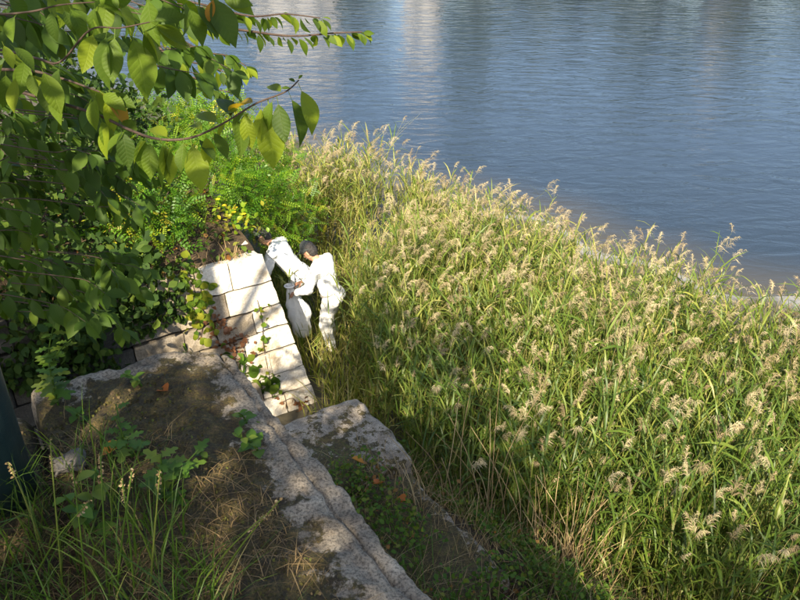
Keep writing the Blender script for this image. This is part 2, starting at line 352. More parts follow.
# ------------------------------------------------------------------ stone work
def rock_box(name, size, seed, mat, nx=5, ny=5, nz=5, r=.04, amp=.02, sc=3., shape=None, smooth=True):
    """a box with worn arrises and an uneven skin; origin at its centre"""
    hx, hy, hz = [s / 2 for s in size]; P = []; F = []
    def face(o, a, b_, na, nb):
        base = len(P)
        for j in range(nb + 1):
            for i_ in range(na + 1): P.append(o + a * (i_ / na) + b_ * (j / nb))
        for j in range(nb):
            for i_ in range(na):
                q = base + j * (na + 1) + i_; F.append((q, q + 1, q + na + 2, q + na + 1))
    ex, ey, ez = Vector((2 * hx, 0, 0)), Vector((0, 2 * hy, 0)), Vector((0, 0, 2 * hz)); o = Vector((-hx, -hy, -hz))
    face(o + ez, ex, ey, nx, ny); face(o, ey, ex, ny, nx); face(o, ex, ez, nx, nz); face(o + ey, ez, ex, nz, nx); face(o, ez, ey, nz, ny); face(o + ex, ey, ez, ny, nz)
    Q = []; mnh = min(hx, hy, hz); r = min(r, mnh * .9)
    for p_ in P:
        inn = Vector((max(-hx + r, min(hx - r, p_.x)), max(-hy + r, min(hy - r, p_.y)), max(-hz + r, min(hz - r, p_.z))))
        d_ = p_ - inn
        if d_.length > 1e-6: q = inn + d_.normalized() * r; nn = d_.normalized()
        else: q = p_.copy(); nn = Vector((0, 0, 1))
        q = q + nn * amp * (fbm(q, sc, 5, seed) - .15)
        if shape: q = shape(q)
        Q.append(tuple(q))
    bm = bmesh.new(); vv = [bm.verts.new(q) for q in Q]
    for f_ in F:
        try: bm.faces.new([vv[k] for k in f_])
        except ValueError: pass
    bmesh.ops.remove_doubles(bm, verts=bm.verts, dist=1e-4)
    bmesh.ops.recalc_face_normals(bm, faces=bm.faces)
    me = bpy.data.meshes.new(name); bm.to_mesh(me); bm.free()
    if smooth:
        for pl in me.polygons: pl.use_smooth = True
    me.materials.append(mat); return me

def block(size, seed, mat):                      # a dressed wall stone: chamfered, slightly out of square, about 44 triangles
    bm = bmesh.new(); bmesh.ops.create_cube(bm, size=1); rr = random.Random(seed)
    for v_ in bm.verts:
        v_.co = Vector((v_.co.x * size[0], v_.co.y * size[1], v_.co.z * size[2])) + Vector((rr.uniform(-.016, .016), rr.uniform(-.02, .02), rr.uniform(-.012, .012)))
    bmesh.ops.bevel(bm, geom=list(bm.edges), offset=.010 + .010 * rr.random(), segments=1, affect='EDGES', profile=.6)
    me = bpy.data.meshes.new('stone'); bm.to_mesh(me); bm.free(); me.materials.append(mat); return me

# --- the sunlit retaining wall: face across (normal towards the camera), sloping back; s runs from the corner leftwards
wall = empty('stone_wall', uv(3.34, 7.4, 0), 0)
tag(wall, 'sunlit pale granite retaining wall with sloping corner beside the two workers', 'wall')
BAT = .30                                          # set-back per metre of height
heights = [.30, .27, .29, .26, .27, .29, .34]
z0 = .02; rr = random.Random(11)
WTOP = sum(heights)
def place_stone(parent, name, me, u, v, z, tilt_u=0, tilt_v=0, turn=0):
    o = link(name, me, parent)
    mw = Matrix.Translation(uv(u, v, z)) @ Matrix.Rotation(UANG + turn, 4, 'Z') @ Matrix.Rotation(tilt_u, 4, 'X') @ Matrix.Rotation(tilt_v, 4, 'Y')
    o.matrix_local = Matrix.Translation(-parent.location) @ mw
    return o
for ci, h in enumerate(heights):
    zc = z0 + h / 2; off = BAT * zc; cu = 3.34 - .17 * zc            # corner moves back as it rises
    s = 0; k = 0
    while s < 6.2:
        ln = (.62 if ci % 2 else .40) if k == 0 else rr.uniform(.36, .62)
        if ci == len(heights) - 1 and k == 0: ln = .46
        dep = .42
        skew = (lambda q: Vector((q.x - .17 * q.z * min(max(q.x / .1, 0), 1), q.y, q.z))) if k == 0 else None
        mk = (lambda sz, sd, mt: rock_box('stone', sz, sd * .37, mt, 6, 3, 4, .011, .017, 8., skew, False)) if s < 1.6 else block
        me = mk((ln - .004, dep, h - .002), ci * 40 + k, M['pale_stone'] if s + ln < .78 + .35 * rr.random() else M['brown_stone'] if s < 1.5 else M['shade_stone'])  # leftmost stones take the colour with shade painted in
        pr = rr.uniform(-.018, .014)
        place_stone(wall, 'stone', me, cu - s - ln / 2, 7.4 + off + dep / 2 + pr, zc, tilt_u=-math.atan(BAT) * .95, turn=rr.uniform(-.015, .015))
        s += ln; k += 1
    # the return face, running away from the camera
    s = .44; k = 0
    while s < 3.2:
        ln = rr.uniform(.42, .7)
        me = block((.40, ln - .012, h - .010), 900 + ci * 40 + k, M['pale_stone'])
        place_stone(wall, 'stone', me, cu - .20, 7.4 + off + s + ln / 2, zc, tilt_v=-.17)
        s += ln; k += 1
    z0 += h
core = np.array([[3.2, 7.62, -.1], [-3.2, 7.62, -.1], [-3.2, 11, -.1], [3.2, 11, -.1], [2.86, 8.2, 1.93], [-3.2, 8.2, 1.93], [-3.2, 11, 1.93], [2.86, 11, 1.93]])
cw = np.array([list(uv(*c)) for c in core])
cm = np_mesh('wall_core', cw, np.array([[0, 1, 5, 4], [1, 2, 6, 5], [2, 3, 7, 6], [3, 0, 4, 7], [4, 5, 6, 7]]), M['soil'], smooth=False)
o = link('rubble_core', cm, wall); o.matrix_parent_inverse = Matrix.Translation(wall.location).inverted()

# --- the near wall under the camera with its cap stones
near = empty('terrace_wall', uv(.59, 2.35, 0)); tag(near, 'weathered granite terrace wall in the foreground with long mossy cap stones', 'wall')
def cap(u0, u1, v0, v1, ztop, th, seed, bare, amp=.03, nx=40, ny=60, r=.06, parent=None, shape=None, sc=2.6):
    """bare: function (u,v) -> distance inwards from the outer arris, in metres"""
    cu_, cv_ = (u0 + u1) / 2, (v0 + v1) / 2
    me = rock_box('cap_stone', (u1 - u0, v1 - v0, th), seed, M['slab'], nx, ny, 6, r, amp, sc, shape)
    a_ = me.attributes.new('moss', 'FLOAT', 'POINT')
    a_.data.foreach_set('value', np.array([bare(cu_ + v_.co.x, cv_ + v_.co.y) for v_ in me.vertices], np.float32))
    o = link('cap_stone', me, parent or near)
    o.matrix_local = Matrix.Translation(uv(cu_, cv_, ztop - th / 2) - (parent or near).location) @ Matrix.Rotation(UANG, 4, 'Z')
    return o
def bare_right(u, v):                               # widens towards the camera, thin at the far end
    e = min(.70 - u, (2.40 - v) * 1.2); w = .10 + .045 * min(max((2.2 - v) / 1.2, 0), 1)
    return .5 + (e - w) * 6
def ridge(q):                                       # chipped outer arris and a long jagged split along the stone
    e = .325 - q.x                                   # inwards from the outer face
    c = .062 + .022 * fbm((0, q.y, 0), 3.1, 5, 2.0)
    q.z -= .016 * math.exp(-((e - c) / .006) ** 2)
    if e < c: q.z -= .012 + .03 * max(0., fbm((q.x, q.y, 0), 5.5, 5, 8.)) * (1 - e / max(c, .02))
    q.z += .008 * fbm((q.x, q.y, 0), 16., 4, 1.) * max(0, 1 - e / .22)
    q.x += (.010 * fbm((0, q.y, 0), 2.4, 3, 5.0) + .012 * fbm((0, q.y, q.z), 14., 4, 5.0)) * min(max((q.x - .1) / .2, 0), 1)
    if e > .1: q.z += .012 * fbm((q.x, q.y, 0), 22., 4, 4.)
    q.x -= .035 * (q.y - .9) * min(max((q.x + .1) / .3, 0.), 1.)
    q.y -= .10 * max(0., q.x - .12) / .2 * min(max((q.y - .3) / .6, 0.), 1.)
    return q
cap(.05, .70, .52, 2.40, 4.91, .34, 3.1, bare_right, .014, 84, 170, .03, shape=ridge)
cap(.05, .76, -1.6, .505, 4.905, .34, 5.7, bare_right, .014, 50, 70, .07, shape=ridge)
def bare_far(u, v): return .5 + ((2.36 - v) - .045) * 7
cap(-.95, .035, 1.72, 2.36, 4.885, .30, 9.2, bare_far, .016, 60, 40, .06)
cap(-2.3, -.965, 1.72, 2.34, 4.875, .30, 12.4, bare_far, .016, 50, 30, .06)
rr = random.Random(5)
z0 = 0.
for ci in range(8):
    h = 4.52 / 8; zc = z0 + h / 2; off = .20 * (4.56 - zc)
    s = 0; k = 0
    while s < 5.0:                                   # right-hand face
        ln = rr.uniform(.6, 1.0); me = block((.5, ln - .015, h - .012), 3000 + ci * 30 + k, M['dark_stone'])
        place_stone(near, 'stone', me, .56 + off - .25, 2.32 + off - s - ln / 2, zc, tilt_v=-.19); s += ln; k += 1
    s = .5; k = 0
    while s < 4.6:                                   # far face
        ln = rr.uniform(.6, 1.0); me = block((ln - .015, .5, h - .012), 4000 + ci * 30 + k, M['dark_stone'])
        place_stone(near, 'stone', me, .56 + off - s - ln / 2, 2.32 + off - .25, zc, tilt_u=.19); s += ln; k += 1
    z0 += h
core = np.array([[1.2, 2.9, 0], [-7, 2.9, 0], [-7, -9, 0], [1.2, -9, 0], [.35, 2.1, 4.62], [-7, 2.1, 4.62], [-7, -9, 4.62], [.35, -9, 4.62]])
cw = np.array([list(uv(*c)) for c in core])
cm = np_mesh('wall_core', cw, np.array([[0, 1, 5, 4], [1, 2, 6, 5], [2, 3, 7, 6], [3, 0, 4, 7], [4, 5, 6, 7]]), M['soil'], smooth=False)
o = link('rubble_core', cm, near); o.matrix_parent_inverse = Matrix.Translation(near.location).inverted()

# --- the low wall between: two cap stones over a few courses
low = empty('low_stone_wall', uv(2.95, 5.6, 0)); tag(low, 'low grey granite wall end half in shade below the big mossy slab', 'wall')
def bare_low(u, v): return .5 + min((2.95 - u) - .22, (5.62 - v) - .30) * 1.0
def wedge(q): q.z += -.02 * q.x; q.y += .06 * q.x; return q
cap(1.60, 2.97, 4.55, 5.62, 1.58, .36, 21.3, bare_low, .045, 40, 34, .05, parent=low, shape=wedge)
cap(1.90, 2.90, 3.10, 4.52, 1.50, .34, 27.1, lambda u, v: .6 + ((2.90 - u) - .05) * 4, .045, 34, 40, .05, parent=low)
z0 = 0.
for ci in range(3):
    h = .40; zc = z0 + h / 2; off = .18 * (1.2 - zc); s = 0; k = 0
    while s < 2.2:
        ln = rr.uniform(.5, .8); me = block((.5, ln - .015, h - .012), 5000 + ci * 30 + k, M['dark_stone'])
        place_stone(low, 'stone', me, 2.90 + off - .25, 5.54 + off - s - ln / 2, zc, tilt_v=-.17); s += ln; k += 1
    s = .5; k = 0
    while s < 1.2:
        ln = rr.uniform(.5, .7); me = block((ln - .015, .5, h - .012), 6000 + ci * 30 + k, M['dark_stone'])
        place_stone(low, 'stone', me, 2.90 + off - s - ln / 2, 5.54 + off - .25, zc, tilt_u=.17); s += ln; k += 1
    z0 += h

# ------------------------------------------------------------------ reeds
def reed_parts(B, H, rs, plume_p=.7, nleaf=11, tm=.45):
    """arrays of stems, leaves and plumes for reeds with bases B (n,3) and heights H"""
    n = len(B); st, lf, pl = Acc(), Acc(), Acc()
    az = rs.normal(.55, .9, n); lean = (rs.uniform(.03, .26, n) + (rs.random(n) < .08) * rs.uniform(.15, .55, n)) * H
    ld = np.stack([np.cos(az), np.sin(az), 0 * az], 1)
    def cur(t): # t (n,) -> (n,3)
        t = np.asarray(t); return B + ld * (lean * t ** 1.8)[:, None] + np.stack([0 * t, 0 * t, H * t * (1 - .06 * t * (lean / H))], 1)
    # stems
    ts = np.linspace(0, 1, 5); sides = 3; rings = []
    for t in ts:
        c = cur(np.full(n, t)); r = (.0052 * (1 - .65 * t))
        a_ = np.arange(sides) * 2 * math.pi / sides
        rings.append(c[:, None, :] + r * np.stack([np.cos(a_), np.sin(a_), 0 * a_], 1)[None])
    v = np.stack(rings, 1).reshape(n, -1, 3); f_ = []
    for i_ in range(4):
        for k in range(3): f_.append((i_ * 3 + k, i_ * 3 + (k + 1) % 3, i_ * 3 + 3 + (k + 1) % 3, i_ * 3 + 3 + k))
    f_ = np.array(f_); tn = rs.random(n)
    st.add(v.reshape(-1, 3), (f_[None] + (np.arange(n) * 15)[:, None, None]).reshape(-1, 4), np.repeat(tn, 15))
    # leaves
    for k in range(nleaf):
        t = np.clip(.16 + .80 * (k + rs.random(n) * .9) / nleaf, 0, .98); o_ = cur(t)
        a_ = az + rs.normal(0, .5, n) + (k % 2) * math.pi * rs.uniform(.55, 1.0, n)
        L = rs.uniform(.26, .50, n) * (1 - .35 * np.abs(t - .6)) * (H / 1.7); E = rs.uniform(.92, 1.42, n); dr = rs.uniform(.05, .65, n)
        dh = np.stack([np.cos(a_), np.sin(a_), 0 * a_], 1); sd = np.stack([-np.sin(a_), np.cos(a_), rs.normal(0, .35, n)], 1)
        w = rs.uniform(.0060, .0115, n); V_ = []
        for s_, pw in ((0, .45), (.25, 1), (.55, .85), (.8, .5)):
            c = o_ + dh * (L * s_ * np.cos(E))[:, None] * (1 + .6 * s_) + np.stack([0 * L, 0 * L, L * (s_ * np.sin(E) - dr * s_ ** 2)], 1)
            V_ += [c - sd * (w * pw)[:, None], c + sd * (w * pw)[:, None]]
        s_ = 1.; V_.append(o_ + dh * (L * np.cos(E))[:, None] * 1.6 + np.stack([0 * L, 0 * L, L * (np.sin(E) - dr)], 1))
        v = np.stack(V_, 1); q = np.array([(0, 1, 3, 2), (2, 3, 5, 4), (4, 5, 7, 6), (6, 7, 8, 8)])
        tri = np.array([(0, 1, 3), (0, 3, 2), (2, 3, 5), (2, 5, 4), (4, 5, 7), (4, 7, 6), (6, 7, 8)])
        tl = np.clip(rs.normal(tm, .22, n) + .25 * (t < .35), 0, 1)
        lf.add(v.reshape(-1, 3), (tri[None] + (np.arange(n) * 9)[:, None, None]).reshape(-1, 3), np.repeat(tl, 9))
    # plumes
    has = np.where(rs.random(n) < np.broadcast_to(plume_p, n))[0]; m_ = len(has)
    if m_:
        tip = cur(np.ones(n))[has]; pa = az[has] + rs.normal(0, .35, m_); pd = np.stack([np.cos(pa), np.sin(pa), 0 * pa], 1); PL = rs.uniform(.09, .25, m_) * (H[has] / 1.7)
        tp = rs.random(m_)
        for k in range(60):
            t = (k + .5) / 60; nod = .6
            ax = tip + pd * (PL * nod * t ** 1.6)[:, None] + np.stack([0 * PL, 0 * PL, PL * (t - .42 * t ** 2.4)], 1)
            fa = pa + rs.normal(0, .75, m_); L = PL * (.50 * (1 - .6 * t)) * rs.uniform(.7, 1.25, m_); fd = np.stack([np.cos(fa), np.sin(fa), 0 * fa], 1)
            el = rs.uniform(.3, 1.2, m_); w = rs.uniform(.0010, .0022, m_); sd = np.stack([-np.sin(fa), np.cos(fa), rs.normal(0, .7, m_)], 1)
            m1 = ax + fd * (L * .55 * np.cos(el))[:, None] + np.stack([0 * L, 0 * L, L * .5 * np.sin(el)], 1)
            e1 = ax + fd * (L * 1.05 * np.cos(el * .6))[:, None] + np.stack([0 * L, 0 * L, L * (.45 * np.sin(el) - .32)], 1)
            v = np.stack([ax, m1 - sd * w[:, None], m1 + sd * w[:, None], e1], 1)
            tri = np.array([(0, 1, 2), (1, 3, 2)])
            pl.add(v.reshape(-1, 3), (tri[None] + (np.arange(m_) * 4)[:, None, None]).reshape(-1, 3), np.repeat(np.clip(tp + rs.normal(0, .15, m_), 0, 1), 4))
    return st, lf, pl

EDGE_PX = [(296, 150), (340, 150), (400, 163), (440, 182), (500, 210), (545, 212), (590, 242), (650, 262), (700, 287), (760, 302), (830, 318), (920, 345)]
EDGE = np.array([list(at(x, y + 11, 1.40))[:2] for x, y in EDGE_PX])
EDGE = np.concatenate([EDGE[:1] + (EDGE[:1] - EDGE[2:3]) * .8, EDGE, EDGE[-1:] + (EDGE[-1:] - EDGE[-3:-2]) * .8])
FRONT_UV = [(6.6, 9.5), (5.2, 8.6)]
def in_poly(P, poly):
    x, y = P[:, 0], P[:, 1]; c = np.zeros(len(P), bool); j = len(poly) - 1
    for i_ in range(len(poly)):
        xi, yi = poly[i_]; xj, yj = poly[j]
        k = ((yi > y) != (yj > y)) & (x < (xj - xi) * (y - yi) / (yj - yi + 1e-12) + xi); c ^= k; j = i_
    return c
front = [tuple(at(348, 385, .12))[:2]] + [tuple(uv(a_, b_))[:2] for a_, b_ in [(3.42, 6.0), (3.38, 5.2), (3.42, 4.4), (3.75, 3.7), (4.1, 2.9), (4.5, 2.0), (5.0, .5), (5.2, -1.5)]]
right = [(9.5, 2.0), (11.5, 5.5)]
left_ = [tuple(at(x, y, .12))[:2] for x, y in [(262, 250), (268, 262), (300, 268), (345, 262), (385, 262), (405, 270), (385, 300), (362, 330), (352, 362)]]
POLY = np.array([tuple(e) for e in EDGE] + right[::-1] + front[::-1] + left_[::-1])
rs = np.random.default_rng(21)
def reed_height(P):
    d = -shore_d(P[:, 0], P[:, 1])
    h = 1.64 + np.array([.30 * mnoise.noise(Vector((x * .7, y * .7, 1.3))) + .18 * mnoise.noise(Vector((x * 1.9, y * 1.9, 4.3))) for x, y in P]) + rs.normal(0, .15, len(P))
    h *= np.clip(.82 + .10 * (d - 1.5), .8, 1.0)
    return np.clip(h, .8, 2.25)
cand = np.stack([rs.uniform(-6, 12, 38000), rs.uniform(1.2, 22, 38000)], 1)
cand = cand[in_poly(cand, POLY)]
cand = cand[np.array([mnoise.noise(Vector((x * 1.5, y * 1.5, 7.7))) for x, y in cand]) > rs.uniform(-.75, -.15, len(cand))]
px, py, w_ = project(np.c_[cand, np.full(len(cand), 1.2)])
vis = (w_ > .5) & (px > -160) & (px < 980) & (py > 40) & (py < 860); cand = cand[vis]
print('reeds', len(cand))
B = np.c_[cand, np.full(len(cand), .06)]
H = reed_height(cand)
# the cut way behind the workers: shorter, sparser growth in front of it
fu = np.clip((project(B)[1] - 260) / 300, 0, 1); st, lf, pl = reed_parts(B, H, rs, .74 - .50 * fu, 12, .60 - .38 * fu)
reeds = empty('reed_bed', (3, 8, 0)); tag(reeds, 'dense tall green reeds with beige feathery plumes along the water', 'reeds', kind='stuff')
for nm, ac, mt in (('stems', st, 'reed_stem'), ('leaves', lf, 'reed_leaf'), ('plumes', pl, 'plume')):
    o = link('reed_' + nm, ac.mesh('reed_' + nm, M[mt]), reeds); o.matrix_parent_inverse = Matrix.Translation(reeds.location).inverted(); tag(o, kind='stuff')

# single reeds standing free at the near edge of the bed
singles = [(372, 372, 1.25), (386, 384, 1.55), (398, 398, 1.35), (412, 410, 1.6), (426, 420, 1.3), (440, 432, 1.75), (404, 372, 1.7), (424, 392, 1.8), (452, 446, 1.5), (470, 455, 1.65),
           (364, 352, 1.0), (356, 366, .8), (488, 470, 1.4), (505, 482, 1.6), (530, 500, 1.5), (556, 520, 1.7), (447, 415, 1.9), (585, 545, 1.5), (390, 352, 1.5), (615, 560, 1.6)]
for i_, (x, y, h) in enumerate(sorted(singles)):
    b_ = at(x, y, .08); t = empty('reed_stalk', b_)
    tag(t, 'plumed reed stalk at the near edge of the reed bed, ' + ORD[i_] + ' from the left', 'reed', 'reed stalks at the near edge of the bed')
    r2 = np.random.default_rng(100 + i_); s1, l1, p1 = reed_parts(np.array([[0, 0, 0.]]), np.array([h]), r2, 1.0, 10)
    link('stem', s1.mesh('stem', M['reed_stem']), t)
    for k in range(10):
        link('leaf', np_mesh('leaf', l1.v[k], np.array([(0, 1, 3), (0, 3, 2), (2, 3, 5), (2, 5, 4), (4, 5, 7), (4, 7, 6), (6, 7, 8)]), M['reed_leaf'], l1.t[k]), t)
    link('plume', p1.mesh('plume', M['plume']), t)

# ------------------------------------------------------------------ leaf templates
def leaf_template(n=5, width=.30, tipk=1.5, droop=.25, fold=.12, petiole=.16, curl=0.):
    """a leaf of length 1 along +Y, folded at the midrib, with stalk"""
    v = []; f_ = []
    for i_ in range(n + 1):
        t = i_ / n; w = width * math.sin(math.pi * t ** 1.02) ** .85 if 0 < t < 1 else .0
        if t > .75: w *= .62 + .38 * (1 - (t - .75) / .25)
        y = t; z = -droop * t * t + curl * math.sin(t * 6)
        v += [(-w, y, z + fold * w / width), (0, y, z), (w, y, z + fold * w / width)]
    for i_ in range(n):
        a_ = i_ * 3
        if i_ == 0: f_ += [(1, 4, 3), (1, 5, 4)]
        elif i_ == n - 1: f_ += [(a_, a_ + 1, a_ + 4), (a_ + 1, a_ + 2, a_ + 4)]
        else: f_ += [(a_, a_ + 1, a_ + 4), (a_, a_ + 4, a_ + 3), (a_ + 1, a_ + 2, a_ + 5), (a_ + 1, a_ + 5, a_ + 4)]
    k = len(v); v += [(-.010, -petiole, .02), (.010, -petiole, .02), (.008, .02, 0), (-.008, .02, 0)]; f_ += [(k, k + 1, k + 2), (k, k + 2, k + 3)]
    return np.array(v), np.array(f_)
def pinnate_template(pairs=7, lw=.06, ll=.17):
    v = []; f_ = []
    def add(a_, d_, l, w):
        k = len(v); a_ = np.array(a_); d_ = np.array(d_) / np.linalg.norm(d_); s = np.cross(d_, [0, 0, 1.]); s /= np.linalg.norm(s)
        v.extend([a_, a_ + d_ * l * .5 - s * w, a_ + d_ * l, a_ + d_ * l * .5 + s * w]); f_.extend([(k, k + 1, k + 2), (k, k + 2, k + 3)])
    for i_ in range(pairs):
        y = .15 + .8 * i_ / pairs; z = -.25 * y * y
        for s in (-1, 1): add((0, y, z), (s * 1, .45, -.12), ll * (1 - .5 * abs(i_ / pairs - .4)), lw * .62)
    add((0, .95, -.24), (0, 1, -.4), ll, lw * .62)
    k = len(v); v += [np.array((-.008, 0, 0)), np.array((.008, 0, 0)), np.array((0, .95, -.24))]; f_.append((k, k + 1, k + 2))
    return np.array(v), np.array(f_)
PIN2 = pinnate_template(5, .085, .22); LEAF = leaf_template(); OVAL = leaf_template(3, .36, 1, .2, .10, .1); PIN = pinnate_template()
def rand_dirs(rs, n, up=0., spread=1.):
    d = rs.normal(0, 1, (n, 3)) * spread; d[:, 2] += up; return d / np.linalg.norm(d, axis=1, keepdims=True)
def foliage(tmpl, P, rs, size, up=.2, nup=1.0, outward=None, tint=None, droop=0.):
    n = len(P); d = rand_dirs(rs, n, up)
    if outward is not None: d = d + outward * 1.1
    d[:, 2] -= droop
    nr = rand_dirs(rs, n, nup); s = rs.uniform(size[0], size[1], n)
    Mx = frames(d, nr) * s[:, None, None]
    t = np.clip(rs.normal(.5, .25, n), 0, 1) if tint is None else tint
    return scatter(tmpl[0], tmpl[1], Mx, P, t)
def clumps(rs, centre, rad, nclump, per, csize, shell=.55):
    """points gathered in clumps through an ellipsoid, denser towards its skin; returns points, outward directions, clump tints"""
    d = rand_dirs(rs, nclump); rr_ = rs.uniform(shell, 1.0, nclump) ** .7
    C = np.array(centre) + d * rr_[:, None] * np.array(rad)
    P = (C[:, None, :] + rs.normal(0, 1, (nclump, per, 3)) * csize).reshape(-1, 3)
    return P, np.repeat(d, per, axis=0), np.repeat(np.clip(rs.normal(.45, .27, nclump), .0, .95), per)

def shrub(name, label, loc, rad, mat, tmpl, nclump, per, csize, size, seed, group, cat='shrub', droop=.15, nstem=5, twig='twig', zc=.62):
    rs_ = np.random.default_rng(seed); t = empty(name, loc); tag(t, label, cat, group)
    c = (0, 0, rad[2] * zc * 1.6)
    P, od, ti = clumps(rs_, c, rad, nclump, per, csize, .35); P[:, 2] = np.maximum(P[:, 2], .03)
    v, f_, tn = foliage(tmpl, P, rs_, size, .25, 1.1, od * .5, np.clip(ti + rs_.normal(0, .15, len(P)), 0, 1), droop)
    tag(link('foliage', np_mesh('foliage', v, f_, M[mat], tn), t), kind='stuff')
    for k in range(nstem):
        a_ = rs_.uniform(0, 6.28); e = Vector((math.cos(a_) * rad[0] * .6, math.sin(a_) * rad[1] * .6, rad[2] * rs_.uniform(1.0, 1.7)))
        pts = smoothpts([(e.x * .1, e.y * .1, -.05), (e.x * .35, e.y * .35, e.z * .45), tuple(e)], 4)
        link('stem', tube_mesh('stem', pts, np.linspace(.016, .004, len(pts)), M[twig], 5), t)
    return t

# bright pinnate shrubs on the bank behind the sunlit wall
def up_at(px, py, zadd=0.):                        # point of the upper bank under a pixel
    P = at(px, py, 2.1); return Vector((P.x, P.y, P.z + zadd))
bright = [((188, 178), 2.2, (.75, .75, .50), 'feathery bright green shrub in the middle of the bank above the wall', .9),
          ((238, 180), 2.0, (.65, .65, .42), 'feathery bright green shrub above the topmost corner stone of the wall', .8),
          ((283, 205), 1.5, (.55, .60, .42), 'feathery bright green shrub spilling down towards the reeds behind the workers', .8),
          ((175, 128), 2.1, (.85, .75, .50), 'feathery green shrub at the water side of the bank, below the drooping twig', .9),
          ((250, 150), 1.7, (.70, .60, .40), 'feathery green shrub nearest the open water behind the hanging twig', .8),
          ((212, 118), 2.0, (.75, .6, .45), 'feathery green shrub on the crest of the bank right below the near twig', .8),
          ((165, 165), 2.2, (.6, .6, .5), 'feathery green shrub in the sun left of the middle of the bank', .8),
          ((140, 215), 2.3, (.60, .60, .50), 'feathery green shrub half in shade left of the sunny shrubs', .7)]
for k, ((x, y), z, rad, lab, _) in enumerate(bright):
    P = at(x, y, z + .25); P.z = z - .25
    shrub('feathery_shrub', lab, P, rad, 'pinnate', PIN2 if k % 2 else PIN, 52, 13, .13, (.13, .27), 300 + k, 'feathery shrubs on the bank')
# darker vegetation to the left, in the shade of the cherry tree
darks = [((20, 215), 2.7, (.9, .8, .75), 'dark leafy shrub at the left edge under the cherry branches'),
         ((80, 190), 2.6, (.9, .8, .75), 'dark leafy shrub between the left edge and the feathery shrubs'),
         ((110, 262), 2.2, (.55, .45, .35), 'dark shrub sitting on the shaded top of the wall'),
         ((50, 290), 2.2, (.55, .45, .35), 'dark shrub on the shaded left end of the wall'),
         ((40, 120), 3.0, (1.1, .9, .9), 'dark shrub on the far side of the bank at upper left'),
         ((115, 130), 2.6, (.8, .7, .6), 'dark shrub on the far side of the bank next to the water gap')]
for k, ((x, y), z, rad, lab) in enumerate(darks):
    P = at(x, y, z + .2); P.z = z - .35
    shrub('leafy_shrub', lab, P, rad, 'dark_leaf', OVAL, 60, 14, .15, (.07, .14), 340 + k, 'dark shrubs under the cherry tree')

# yellow flowers and low weeds on the wall top
rs_ = np.random.default_rng(61)
yt = empty('flowering_weed', at(238, 233, 2.05)); tag(yt, 'small weed with yellow flowers just above the wall corner', 'weed')
P = np.c_[rs_.normal(0, .14, 90), rs_.normal(0, .12, 90), rs_.uniform(.05, .38, 90)]
v, f_, tn = foliage(OVAL, P, rs_, (.05, .09)); link('foliage', np_mesh('foliage', v, f_, M['pinnate'], np.clip(tn + .3, 0, 1)), yt)['kind'] = 'stuff'
for k in range(5):
    c = Vector((rs_.normal(0, .12), rs_.normal(0, .10), rs_.uniform(.28, .44))); P = np.repeat(np.array([list(c)]), 6, 0)
    a_ = np.arange(6) * math.pi / 3; d = np.stack([np.cos(a_), np.sin(a_), .5 + 0 * a_], 1)
    v, f_, tn = scatter(OVAL[0], OVAL[1], frames(d, np.tile([0, 0, 1.], (6, 1))) * .034, P, np.full(6, rs_.random())); link('flower', np_mesh('flower', v, f_, M['yellow'], tn), yt)
def cover(name, label, P, mat, tmpl, size, seed, up=.1, tint=None, droop=.1, nup=1.8):
    rs_ = np.random.default_rng(seed); v, f_, tn = foliage(tmpl, P, rs_, size, up, nup, None, tint, droop)
    o = link(name, np_mesh(name, v, f_, M[mat], tn)); tag(o, label, 'plants', kind='stuff'); return o
def blades(P, rs_, hh, ww, lean=.5, dirbias=None):
    """arched grass blades: (n) x 3 segments"""
    n = len(P); a_ = rs_.uniform(0, 6.28, n); h = rs_.uniform(hh[0], hh[1], n); w = rs_.uniform(ww[0], ww[1], n)
    d = np.stack([np.cos(a_), np.sin(a_), 0 * a_], 1)
    if dirbias is not None: d = d + np.array(dirbias); d /= np.linalg.norm(d, axis=1, keepdims=True) + 1e-6
    le = rs_.uniform(.1, 1., n) * lean; b2 = rs_.uniform(0, 6.28, n); sd = np.stack([np.cos(b2), np.sin(b2), 0 * b2], 1)
    vs_ = []
    for t, pw in ((0, 1), (.4, .9), (.75, .55)):
        c = P + d * (h * le * t ** 1.9)[:, None] + np.stack([0 * h, 0 * h, h * (t - .35 * le * t ** 2.2)], 1)
        vs_ += [c - sd * (w * pw)[:, None], c + sd * (w * pw)[:, None]]
    vs_.append(P + d * (h * le)[:, None] + np.stack([0 * h, 0 * h, h * (1 - .35 * le)], 1))
    v = np.stack(vs_, 1); tri = np.array([(0, 1, 3), (0, 3, 2), (2, 3, 5), (2, 5, 4), (4, 5, 6)])
    return v.reshape(-1, 3), (tri[None] + (np.arange(n) * 7)[:, None, None]).reshape(-1, 3), np.repeat(np.clip(rs_.normal(.45, .22, n), 0, 1), 7)

# grass and dead leaves on the wall top edge
uu = rs_.uniform(-3, 2.8, 1500); vv_ = 8.0 + np.abs(rs_.normal(.25, .35, 1500)); P = np.stack([uu * U[0] + vv_ * V[0], uu * U[1] + vv_ * V[1], upper_z(uu, vv_) + .0], 1)
v, f_, tn = blades(P, rs_, (.08, .28), (.003, .006), .9); tag(link('wall_top_grass', np_mesh('wall_top_grass', v, f_, M['dry'], tn)), 'dry tufts of grass along the top of the pale wall', 'grass', kind='stuff')
n = 2600; uu = rs_.uniform(-4, 2.9, n); vv_ = rs_.uniform(8.1, 10.8, n); P = np.stack([uu * U[0] + vv_ * V[0], uu * U[1] + vv_ * V[1], upper_z(uu, vv_) + rs_.uniform(.02, .22, n)], 1)
cover('bank_ground_cover', 'low leafy ground cover on the bank above the wall', P, 'ivy', OVAL, (.05, .11), 64)

